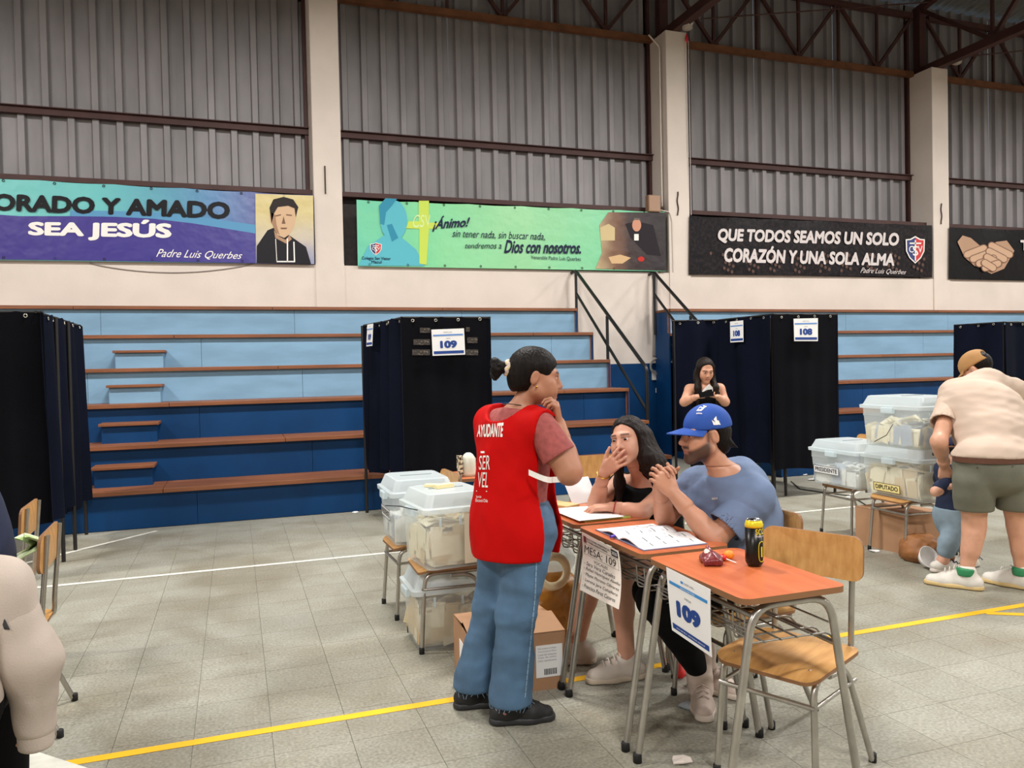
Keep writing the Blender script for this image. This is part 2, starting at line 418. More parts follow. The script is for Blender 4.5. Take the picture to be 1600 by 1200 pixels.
# half-height step boxes standing on the treads
def stepbox(k, xa, xb):
    z0 = RZ[k]; z1 = z0+(RZ[k+1]-z0)*.52; y1 = NY+RD*(k+1)+.05; y0 = y1-.28; m = M_blue if k < 2 else M_lblue
    e = empty('step_box', ((xa+xb)/2, (y0+y1)/2, z0), label='half-height %s step box with wooden lid on bleacher tread %s' % ('dark blue' if k < 2 else 'light blue', ('one, lowest', 'two, second lowest', 'three, second highest', 'four, highest')[k]), cat='step', group='step boxes on the bleacher')
    h = z1-z0
    MB().box((0, .01, h/2-.015), (xb-xa-.05, .26, h-.03)).build('body', m, e)
    MB().box((0, -.005, h-.013), (xb-xa, .31, .03), bev=.004).build('lid', M_wood, e)
for k, (pa, pb, py) in enumerate([(142, 242, 735), (154, 249, 670), (166, 254, 606), (176, 258, 550)]):
    y = NY+RD*(k+1)-.22; stepbox(k, at(pa, py, y)[0], at(pb, py, y)[0])
# handrails
def handrail(x, label):
    e = empty('handrail', (x, 9.34, 0), label=label, cat='handrail', group='black stair handrails')
    def y(v): return v-9.34
    s_ = (3.04-1.46)/(11.6-9.34)
    top = bent([(0, y(11.74), 3.02), (0, y(11.58), 3.04), (0, 0, 1.46), (0, 0, .0)], .05)
    MB().tube(top, .026, 8).build('top_rail', M_black, e)
    MB().tube([(0, y(11.58), 3.04-.36), (0, 0, 1.46-.58)], .022, 8).build('mid_rail', M_black, e)
    MB().tube([(0, y(11.58), 3.03), (0, y(11.58), 2.0)], .024, 8).build('post', M_black, e)
    MB().tube([(0, y(10.49), 2.24), (0, y(10.49), .9)], .024, 8).build('post', M_black, e)
handrail(5.2, 'black tube handrail beside the end of the left bleacher'); handrail(6.62, 'black tube handrail beside booth 108, on the right of the stair')
# ================================================================ bodies: distance fields turned into one smooth skin
class Field:
    def __init__(s): s.p = []
    def cone(s, a, b, r1, r2, k=.02, op=1, disp=None):
        a, b = np.array(a, float), np.array(b, float); ba = b-a; L2 = ba@ba+1e-12; rm = max(r1, r2)
        def fn(X, Y, Z):
            px, py, pz = X-a[0], Y-a[1], Z-a[2]
            t = np.clip((px*ba[0]+py*ba[1]+pz*ba[2])/L2, 0, 1)
            return np.sqrt((px-t*ba[0])**2+(py-t*ba[1])**2+(pz-t*ba[2])**2)-(r1+(r2-r1)*t)
        s.p.append((fn, np.minimum(a, b)-rm, np.maximum(a, b)+rm, k, op)); return s
    def path(s, pts, rs, k=.02):
        for i in range(len(pts)-1): s.cone(pts[i], pts[i+1], rs[i], rs[i+1], k)
        return s
    def ell(s, c, r, ax=None, k=.03, op=1):
        c, r = np.array(c, float), np.array(r, float); A = np.eye(3) if ax is None else np.array([nrm(v) for v in ax]); rm = r.max()
        def fn(X, Y, Z):
            px, py, pz = X-c[0], Y-c[1], Z-c[2]
            q = [(A[i, 0]*px+A[i, 1]*py+A[i, 2]*pz) for i in range(3)]
            k0 = np.sqrt(sum((q[i]/r[i])**2 for i in range(3))); k1 = np.sqrt(sum((q[i]/r[i]**2)**2 for i in range(3)))+1e-9
            return k0*(k0-1)/k1
        s.p.append((fn, c-rm, c+rm, k, op)); return s
    def box(s, c, h, ax=None, r=.01, k=.01, op=1):
        c, h = np.array(c, float), np.array(h, float); A = np.eye(3) if ax is None else np.array([nrm(v) for v in ax]); rm = np.linalg.norm(h)
        def fn(X, Y, Z):
            px, py, pz = X-c[0], Y-c[1], Z-c[2]
            q = [np.abs(A[i, 0]*px+A[i, 1]*py+A[i, 2]*pz)-h[i]+r for i in range(3)]
            return np.sqrt(sum(np.maximum(v, 0)**2 for v in q))+np.minimum(np.maximum(q[0], np.maximum(q[1], q[2])), 0)-r
        s.p.append((fn, c-rm, c+rm, k, op)); return s
    def cut(s, o, n, k=.004):
        """keep the side the normal n points away from"""
        o, n = np.array(o, float), nrm(n)
        s.p.append((lambda X, Y, Z: (X-o[0])*n[0]+(Y-o[1])*n[1]+(Z-o[2])*n[2], None, None, k, 0)); return s
    def fn(s, f, op=2): s.p.append((f, None, None, 0, op)); return s
    def bounds(s):
        lo = np.min([q[1] for q in s.p if q[1] is not None and q[4] == 1], axis=0); hi = np.max([q[2] for q in s.p if q[2] is not None and q[4] == 1], axis=0)
        return lo, hi
    def mesh(s, h=.008, lo=None, hi=None):
        a, b = s.bounds()
        lo = a-3*h if lo is None else np.maximum(np.array(lo, float), a-3*h); hi = b+3*h if hi is None else np.minimum(np.array(hi, float), b+3*h)
        n = np.maximum(np.ceil((hi-lo)/h).astype(int)+1, 4); F = np.full(n, .3, np.float32)
        ax = [(lo[i]+h*np.arange(n[i])).astype(np.float32) for i in range(3)]
        for fn, pl, ph, k, op in s.p:
            if pl is None: i0, i1 = np.zeros(3, int), n
            else:
                pad = k+4*h; i0 = np.clip(np.floor((pl-pad-lo)/h).astype(int), 0, n); i1 = np.clip(np.ceil((ph+pad-lo)/h).astype(int)+1, 0, n)
                if (i1 <= i0).any(): continue
            sl = tuple(slice(i0[i], i1[i]) for i in range(3))
            X, Y, Z = ax[0][sl[0]][:, None, None], ax[1][sl[1]][None, :, None], ax[2][sl[2]][None, None, :]
            if op == 2: F[sl] = fn(X, Y, Z, F[sl]); continue
            d = fn(X, Y, Z).astype(np.float32); g = F[sl]
            if op == 1:
                if k > 0: hh = np.maximum(k-np.abs(g-d), 0)/k; F[sl] = np.minimum(g, d)-hh*hh*k*.25
                else: F[sl] = np.minimum(g, d)
            elif op == -1:
                d = -d; hh = np.maximum(k-np.abs(g-d), 0)/max(k, 1e-6); F[sl] = np.maximum(g, d)+hh*hh*k*.25
            else:
                hh = np.maximum(k-np.abs(g-d), 0)/max(k, 1e-6); F[sl] = np.maximum(g, d)+hh*hh*k*.25
        return nets(F, lo, h)
def nets(F, lo, h):
    n = np.array(F.shape); S = F < 0
    c = np.zeros(tuple(n-1), np.int8)
    for i in (0, 1):
        for j in (0, 1):
            for k in (0, 1): c += S[i:n[0]-1+i, j:n[1]-1+j, k:n[2]-1+k]
    act = (c > 0) & (c < 8); I = np.argwhere(act); idx = np.full(act.shape, -1, np.int64); idx[act] = np.arange(len(I))
    acc = np.zeros((len(I), 3)); cnt = np.zeros(len(I))
    for ax in range(3):
        o = [q for q in range(3) if q != ax]
        for a in (0, 1):
            for b in (0, 1):
                d0 = np.zeros(3, int); d0[o[0]] = a; d0[o[1]] = b; d1 = d0.copy(); d1[ax] = 1
                A, B = I+d0, I+d1; fa, fb = F[A[:, 0], A[:, 1], A[:, 2]], F[B[:, 0], B[:, 1], B[:, 2]]
                m = (fa < 0) != (fb < 0); t = np.where(m, fa/(fa-fb+1e-12*(~m)), 0)
                P = d0+np.outer(t, np.eye(3)[ax]); acc[m] += P[m]; cnt[m] += 1
    V = (I+acc/np.maximum(cnt, 1)[:, None])*h+lo
    Q = []
    for ax in range(3):
        o1, o2 = (ax+1) % 3, (ax+2) % 3
        s0 = [slice(None)]*3; s1 = [slice(None)]*3; s0[ax] = slice(0, -1); s1[ax] = slice(1, None)
        a, b = S[tuple(s0)], S[tuple(s1)]; E = np.argwhere(a != b)
        if not len(E): continue
        ok = (E[:, o1] > 0) & (E[:, o2] > 0) & (E[:, o1] < n[o1]-1) & (E[:, o2] < n[o2]-1); E = E[ok]
        inside = S[E[:, 0], E[:, 1], E[:, 2]]; e1, e2 = np.zeros(3, int), np.zeros(3, int); e1[o1] = 1; e2[o2] = 1
        g = lambda D: idx[D[:, 0], D[:, 1], D[:, 2]]
        q = np.stack([g(E-e1-e2), g(E-e2), g(E), g(E-e1)], 1)
        q = np.where(inside[:, None], q, q[:, ::-1]); Q.append(q)
    Q = np.concatenate(Q); Q = Q[(Q >= 0).all(1)]
    return V, Q
def smooth_v(V, Q, it=1, lam=.5):
    for _ in range(it):
        acc = np.zeros_like(V); cnt = np.zeros(len(V))
        for i in range(4):
            np.add.at(acc, Q[:, i], V[Q[:, (i+1) % 4]]); np.add.at(cnt, Q[:, i], 1)
            np.add.at(acc, Q[:, i], V[Q[:, (i-1) % 4]]); np.add.at(cnt, Q[:, i], 1)
        V = V+lam*(acc/np.maximum(cnt, 1)[:, None]-V)
    return V
def skin_obj(name, parts, m, base, parent=None, colf=None, smooth=1):
    V, Q, off = [], [], 0
    for v, q in parts:
        v = smooth_v(v, q, smooth); V.append(v); Q.append(q+off); off += len(v)
    V = np.concatenate(V); Q = np.concatenate(Q)
    me = bpy.data.meshes.new(name); W = V-np.array(base)
    me.vertices.add(len(W)); me.vertices.foreach_set('co', W.astype(np.float32).ravel())
    me.loops.add(Q.size); me.loops.foreach_set('vertex_index', Q.astype(np.int32).ravel())
    me.polygons.add(len(Q)); me.polygons.foreach_set('loop_start', np.arange(0, Q.size, 4, dtype=np.int32)); me.polygons.foreach_set('loop_total', np.full(len(Q), 4, np.int32))
    me.polygons.foreach_set('use_smooth', np.ones(len(Q), bool)); me.update(calc_edges=True)
    if colf is not None:
        at_ = me.color_attributes.new('Col', 'FLOAT_COLOR', 'POINT'); at_.data.foreach_set('color', colf(V).astype(np.float32).ravel())
    me.materials.append(m); o = bpy.data.objects.new(name, me); link(o, parent)
    if parent is None: o.location = base
    return o
def folds(amp, freq=22.0, seed=0, axis=None, sag=0.6, flat=False):
    """cloth folds: adds a soft creased relief to the distance field"""
    r = np.random.default_rng(seed); W = r.normal(size=(6, 3)); W /= np.linalg.norm(W, axis=1)[:, None]
    if axis is not None: W = W*(1-sag)+np.array(axis)*sag*np.sign(W@np.array(axis))[:, None]
    if flat: W[:, 2] *= .12
    fr = freq*r.uniform(.6, 1.8, 6); ph = r.uniform(0, 6.28, 6)
    def f(X, Y, Z, F):
        e = 0
        for i in range(6): e = e+np.abs(np.sin((X*W[i, 0]+Y*W[i, 1]+Z*W[i, 2])*fr[i]+ph[i]+1.3*np.sin(9*Z+ph[i]+5*X)))
        return F+(amp*(e/6-.62)).astype(np.float32)
    return f
# ---- head in its own frame: x to the person's left, y forward, z up, centred between the ears at eye height
def head_frame(c, fwd, up=(0, 0, 1), s=1.0):
    y = nrm(fwd); u = np.array(up, float); z = nrm(u-y*(u@y))
    return dict(c=np.array(c, float), x=np.cross(z, y), y=y, z=z, s=s)     # x points to the person's left
def HP(H, p): return H['c']+H['s']*(H['x']*p[0]+H['y']*p[1]+H['z']*p[2])
def HL(H, V): d = (V-H['c'])/H['s']; return np.stack([d@H['x'], d@H['y'], d@H['z']], 1)
def head_field(f, H, wide=1.0, nose=1.0, jaw=1.0, soft=0.0):
    s = H['s']; A = [H['x'], H['y'], H['z']]; P = lambda *p: HP(H, p)
    f.ell(P(0, -.014, .034), np.array([.073*wide, .093, .084])*s, A, .02)
    f.ell(P(0, .026, -.026), np.array([.060*wide, .062, .078])*s, A, .03*s)
    for q in (-1, 1):
        f.cone(P(.050*q*jaw*wide, .004, -.052), P(.012*q, .070, -.096), .022*s, .019*s, .03*s)
        f.ell(P(.040*q*wide, .056, -.018), np.array([.025, .024, .022])*s, A, .025*s)
        f.cone(P(.012*q, .083, .026), P(.046*q, .070, .026), .010*s, .009*s, .02*s)
        f.ell(P(.034*q, .064, -.048), np.array([.022+soft, .024+soft, .024])*s, A, .03*s)
    f.ell(P(0, .074, -.100), np.array([.018, .016, .014])*s, A, .025*s)
    for q in (-1, 1): f.ell(P(.031*q, .097, .004), np.array([.017, .014, .011])*s, A, .012*s, -1)
    for q in (-1, 1): f.ell(P(.031*q, .075, .004), np.array([.018, .0125, .0125])*s, A, .006*s)
    f.cone(P(0, .086, .018), P(0, .106*nose, -.026), .0075*s, .0125*s, .014*s)
    for q in (-1, 1): f.ell(P(.011*q, .096*nose, -.032), np.array([.0085, .010, .008])*s, A, .008*s)
    f.ell(P(0, .088, -.060), np.array([.022, .012, .0065])*s, A, .008*s)
    f.ell(P(0, .087, -.072), np.array([.019, .012, .0075])*s, A, .008*s)
    f.cone(P(-.022, .096, -.0655), P(.022, .096, -.0655), .0022*s, .0022*s, .003*s, -1)
    for q in (-1, 1):
        ea = [nrm(H['x']+.25*q*H['y']), nrm(H['y']-.15*H['z']), H['z']]
        f.ell(P(.077*q*wide, -.010, .000), np.array([.009, .017, .031])*s, ea, .006*s)
        f.ell(P(.086*q*wide, -.006, .004), np.array([.006, .010, .019])*s, ea, .004*s, -1)
def skin_colors(H, base, lip=(168, 92, 84), brow=(48, 34, 28), beard=None, brow_w=1.0):
    b, lp, bw = (np.array(lin(c)) for c in (base, lip, brow)); bd = np.array(lin(beard)) if beard else None
    def f(V):
        L = HL(H, V); x, y, z = L[:, 0], L[:, 1], L[:, 2]; c = np.tile(b, (len(V), 1))
        inh = (np.linalg.norm(L-np.array([0, 0, -.01]), axis=1) < .145)*(y < .112)
        def mix(w, col): nonlocal c; w = np.clip(w*inh, 0, 1)[:, None]; c = c*(1-w)+col*w
        ax = np.abs(x)
        if bd is not None:
            jawm = np.clip((-.014-.50*y-z)/.016+.5, 0, 1)*(z > -.125)*np.clip((y+.004)/.022, 0, 1)
            must = np.exp(-((z+.048)/.009)**2)*(ax < .034)*(y > .07)
            side = np.exp(-((y-.016)/.010)**2)*(z < .02)*(z > -.04)*(ax > .055)
            mix(np.maximum(np.maximum(jawm*.92, must*.92), side*.8), bd)
        lipm = np.exp(-(((z+.066)/.0105)**4))*np.clip((.0255-ax)/.006, 0, 1)*(y > .084); mix(lipm*.85, lp)
        brm = np.exp(-(((z-.0285+.10*(ax-.032)**2*20)/.0048)**2))*(ax > .012)*(ax < .052)*(y > .055); mix(brm*.9*brow_w, bw)
        ew = (ax > .012)*(ax < .050)*(y > .055)
        lash = np.exp(-(((z-.0135)/.0022)**2))*ew; mix(lash*.8, bw)
        return c
    return f
M_eye = mat('eye', (235, 230, 224), .25, vcol=True)
def eyes(H, root, base, look=(0, 1, 0), iris=(58, 38, 26)):
    for q in (-1, 1):
        c = HP(H, (.031*q, .0772, .004)); s = H['s']; n = 14; fw = nrm(H['x']*look[0]+H['y']*look[1]+H['z']*look[2])
        u = nrm(np.cross(fw, H['z'])); w = np.cross(u, fw); vs, fs, col = [], [], []
        for i in range(9):
            th = PI*i/8*.6
            for k in range(n):
                a = 2*PI*k/n; vs.append(c-np.array(base)+.0125*s*(math.cos(th)*fw+math.sin(th)*(1.15*math.cos(a)*u+.66*math.sin(a)*w)))
                col.append(lin((12, 10, 10)) if th < .30 else lin(iris) if th < .72 else lin((228, 220, 212)))
        fs = [(i*n+k, i*n+(k+1) % n, (i+1)*n+(k+1) % n, (i+1)*n+k) for i in range(8) for k in range(n)]
        o = MB().add(vs, fs, 0, True).build('eye', M_eye, root)
        at_ = o.data.color_attributes.new('Col', 'FLOAT_COLOR', 'POINT'); at_.data.foreach_set('color', np.array(col, np.float32).ravel())
# ---- hand: wrist, pointing direction, palm normal, which side the thumb leaves on
def hand_field(f, w, d, n, thumb, curl=(.5, .5, .5, .5), s=1.0, spread=.10, tcurl=.4, tout=.7):
    w, d = np.array(w, float), nrm(d); n = np.array(n, float); n = nrm(n-d*(n@d)); sd = np.cross(d, n); sd = nrm(sd)*(1 if (np.cross(d, n)@np.array(thumb)) > 0 else -1)
    offs = [.029, .0095, -.010, -.028]; lens = [.070, .078, .072, .057]; kn = [.086, .090, .085, .077]
    tips = []
    for i in range(4):
        k0 = w+d*kn[i]*s+sd*offs[i]*s; f.cone(w+sd*offs[i]*.55*s+d*.01*s, k0, .0135*s, .0115*s, .012*s)
        a = nrm(d+sd*spread*(1.5-i)); p = k0; ang = 0
        for j, (fr, rr) in enumerate(((.46, .0088), (.30, .0078), (.24, .0068))):
            ang += curl[i]*(1.0, 1.15, .75)[j]
            dirv = nrm(a*math.cos(ang)+n*math.sin(ang)); e = p+dirv*lens[i]*fr*s
            f.cone(p, e, rr*s*(1.06 if j == 0 else 1.0), rr*.93*s, .004*s); p = e
        tips.append(p)
    f.ell(w+d*.045*s+n*.004*s, np.array([.044, .036, .013])*s, [d, sd, n], .015*s)
    t0 = w+d*.022*s+sd*.022*s; a = nrm(sd*tout+d*.75+n*.35); t1 = t0+a*.042*s; f.cone(t0, t1, .0145*s, .0115*s, .012*s)
    b = nrm(a+d*tcurl-sd*tcurl*.6+n*tcurl*.5); t2 = t1+b*.032*s; f.cone(t1, t2, .0105*s, .0095*s, .004*s)
    b2 = nrm(b-sd*tcurl*.6+n*tcurl*.5+d*.2); f.cone(t2, t2+b2*.026*s, .0092*s, .0078*s, .004*s)
    return tips
def hand_box(w, s=1.0): return np.array(w)-.20*s, np.array(w)+.20*s
def sleeve_obj(root, base, a, b, frac, r0, r1, m, seed=1, amp=.006, h=.006, slant=(0, 0, 0)):
    """short sleeve with a crisp open hem around the upper arm"""
    a, b = np.array(a, float), np.array(b, float); d = nrm(b-a); e = a+(b-a)*frac; f = Field(); f.cone(a, e+d*.05, r0, r1, .02); f.fn(folds(amp, 30, seed))
    f.cut(e, nrm(d+np.array(slant)), .003); f.cone(e+d*.01, e-d*.03, r1-.010, r1-.016, .002, -1)
    return skin_obj('sleeve', [f.mesh(h)], m, base, root, None, 1)
# ---- trunk and limbs from joints
def frame_of(J):
    up = nrm(J['neck']-J['pelvis']); sd = nrm(J['shl']-J['shr']); sd = nrm(sd-up*(sd@up))
    return sd, nrm(np.cross(sd, up)), up       # side (to the left), forward, up
def trunk(f, J, fat=1.0, inf=0.0, bust=0.0, belly=0.0, hipw=1.0):
    sd, fw, up = frame_of(J); P, N = J['pelvis'], J['neck']; L = np.linalg.norm(N-P); k = .07
    hs = nrm(J['hipl']-J['hipr']); hs = nrm(hs-up*(hs@up)); hf = np.cross(hs, up)
    f.ell(P+up*.02, (.160*fat*hipw+inf, .112*fat+inf, .12+inf), [hs, hf, up], k)
    mid = J.get('waist', P+up*L*.40)
    f.ell(mid, (.132*fat+inf, .098*fat+belly+inf, .16+inf), [sd, fw, up], k)
    ch = J.get('chest', P+up*L*.70)
    f.ell(ch, (.148*fat+inf, .104*fat+inf, .17+inf), [sd, fw, up], k)
    for a in ('shl', 'shr'):
        f.cone(N-up*.045, J[a]-up*.005, .058*fat+inf, .050*fat+inf, .05)
    if bust:
        for q in (-1, 1): f.ell(ch+fw*(.075*fat)+sd*.065*q-up*.02, np.array([.062, .05, .06])*bust+inf, [sd, fw, up], .04)
    return sd, fw, up
def arm(f, J, q, fat=1.0, inf=0.0, lo=True):
    a, b, c2 = J['sh'+q], J['el'+q], J['wr'+q]
    f.cone(a, b, .050*fat+inf, .041*fat+inf, .04)
    if lo:
        f.cone(b, c2, .040*fat+inf, .026*min(fat, 1.15)+inf, .02); f.cone(b, b+(c2-b)*.4, .040*fat+inf, .039*fat+inf, .02)
def leg(f, J, q, fat=1.0, inf=0.0, ank=.040):
    a, b, c2 = J['hip'+q], J['kn'+q], J['an'+q]
    f.cone(a, b, .084*fat+inf, .056*fat+inf, .05); f.cone(b, c2, .054*fat+inf, ank+inf, .03)
    bk = J.get('calf'+q)
    if bk is not None: f.cone(b+(c2-b)*.18+bk*.012, b+(c2-b)*.50+bk*.010, .050*fat+inf, .044*fat+inf, .03)
def shoe(root, ankle, heading, base, mats, L=.27, w=.047, high=.07, name='shoe', lace=None, collar=None, fieldx=None):
    """a shoe: sole, upper, tongue and laces; heading on the floor plane"""
    h = nrm((heading[0], heading[1], 0)); sd = np.array([-h[1], h[0], 0]); up = np.array([0, 0, 1.0])
    hb = np.array([ankle[0], ankle[1], ankle[2]])-h*.055; A = [h, sd, up]; z0 = hb[2]
    f = Field(); f.cone(hb+up*.045, hb+h*L*.55+up*.038, w*.80, w*.85, .03); f.cone(hb+h*L*.55+up*.032, hb+h*(L-.055)+up*.028, w*.92, w*.72, .03)
    f.cone(hb+h*.035+up*.045, hb+h*.045+up*high, w*.80, w*.88, .03); f.cone(hb+h*.07+up*(high+.0), hb+h*L*.58+up*.055, w*.52, w*.42, .03)
    f.cut(hb+up*.018, -up); o = skin_obj(name, [f.mesh(.0055)], mats[0], base, root)
    g = Field(); g.cone(hb+up*.012, hb+h*L*.5+up*.012, w*.86, w*.92, .03); g.cone(hb+h*L*.5+up*.012, hb+h*(L-.052)+up*.012, w*1.0, w*.82, .03)
    g.cut(hb+up*.003, -up, .004); g.cut(hb+up*.030, up, .004)
    skin_obj('sole', [g.mesh(.0055)], mats[1], base, o).parent = o
    if lace is not None:
        mb = MB()
        for i in range(4):
            c2 = hb+h*(.095+.027*i)+up*(high+.034-.0115*i)
            mb.tube([c2-sd*.026-up*.012-np.array(base), c2+up*.004-np.array(base), c2+sd*.026-up*.012-np.array(base)], .0035, 5)
        mb.build('laces', lace, o)
    return o
# ================================================================ people
UP = np.array([0, 0, 1.0])
def skin(name): return mat(name, (255, 255, 255), .5, vcol=True, var=.06, vscale=30, sss=.06)
M_skin = skin('skin')
M_hair = mat('dark brown hair', (22, 15, 12), .5, spec=.15, var=.5, vscale=60, stretch=(1, 1, .15), bump=.3, bscale=120)
M_hair2 = mat('long dark hair', (34, 22, 17), .5, spec=.18, var=.55, vscale=70, stretch=(1, 1, .08), bump=.35, bscale=120)
def V3(*a): return np.array(a, float)
def at_left(fwd): return np.array([-fwd[1], fwd[0], 0.0])
def limbs_body(J, fat, legs=True, bust=0, belly=0, inf=-.004, hipw=1.0, legfat=None, neck=.052, armfat=None):
    f = Field(); trunk(f, J, fat, inf, bust, belly, hipw)
    for q in 'lr': arm(f, J, q, armfat or fat)
    if legs:
        for q in 'lr': leg(f, J, q, legfat or fat); f.cone(J['an'+q], J['an'+q]+J.get('toe'+q, V3(0, 0, -.03))*.6, .036, .03, .02)
    f.cone(J['neck']-UP*.02, J['hd']['c']+J['hd']['y']*-.012-J['hd']['z']*.06, neck, neck*.94, .03)
    return f
def make_person(J, base, label, colf, fat=1.0, hands=(), headkw={}, look=(0, 1, 0), h=.009, hd_h=.0042, body=None, eyes_on=True, group=None, **kw):
    H = J['hd']; f = body or limbs_body(J, fat, **kw)
    head_field(f, H, **headkw)
    c0 = H['c']; s = H['s']
    # the same field is meshed three times, finer where the head and the hands are
    parts = []
    zcut = (c0-H['z']*.135*s)
    big = Field(); big.p = list(f.p); big.cut(zcut+H['z']*.004, H['z'], .001)
    parts.append(big.mesh(h))
    hd = Field(); hd.p = list(f.p); hd.cut(zcut, -H['z'], .001)
    parts.append(hd.mesh(hd_h, c0-.17*s, c0+.17*s))
    for hk in hands:
        g = Field(); g.cone(hk.pop('fore'), hk['w'], .034*hk.get('ws', 1), .0255*hk.get('ws', 1), .02); hk.pop('ws', None); hand_field(g, **hk); parts.append(g.mesh(.0032*max(hk.get('s', 1), .8)))
    root = skin_obj('person', parts, M_skin, base, None, colf, 1)
    tag(root, label, 'person', group)
    if eyes_on: eyes(H, root, base, look)
    return root
def cloth(name, f, m, root, base, h=.009, smooth=2): return skin_obj(name, [f.mesh(h)], m, base, root, None, smooth)
def bvh_of(o):
    mw = o.location if o.parent is None else o.location+o.parent.location
    if o.parent is not None and o.parent.parent is not None: mw = mw+o.parent.parent.location
    me = o.data; V = [v.co+mw for v in me.vertices]; return BVHTree.FromPolygons(V, [tuple(p.vertices) for p in me.polygons])
def decal_pts(pts, tree, lift=.0025):
    ds = [Vector(cF+cR*(x-800)/FPX+cU*(600-y)/FPX).normalized() for x, y in pts]; eye = Vector((0, 0, EYE))
    hits = [tree.ray_cast(eye, d) for d in ds]; good = [h[3] for h in hits if h[0] is not None]
    md = float(np.median(good)) if good else 3.0; out = []
    for d, h in zip(ds, hits):       # points that miss the cloth fold round onto its nearest spot
        p = h[0] if h[0] is not None and abs(h[3]-md) < .12 else tree.find_nearest(eye+d*md)[0]
        out.append(np.array(p-d*lift))
    return out
def decal_text(s, q, tree, m, parent, base, weight=0.0, name='lettering', shear=0.0):
    """lettering wrapped onto a curved surface; q = pixel corners bl, br, tr, tl"""
    uv, f, _ = text_geo(s, weight, shear)
    q = [np.array((a, b, 0.0)) for a, b in q]; P = quad_map(uv, q)[:, :2]
    cp = np.array([0, 0, EYE]); pts = decal_pts(P, tree)
    return MB().add([p-nrm(p-cp)*.0001*k-np.array(base) for p, k in zip(pts, STEP[0])], f).build(name, m, parent)
def decal_poly(polys, tree, m, parent, base, name='print', lift=.0025):
    mb = MB()
    for pl in polys: mb.add([p-np.array(base) for p in decal_pts(pl, tree, lift)], [tuple(range(len(pl)))])
    return mb.build(name, m, parent)
M_white = mat('white print', (240, 236, 230), .6)

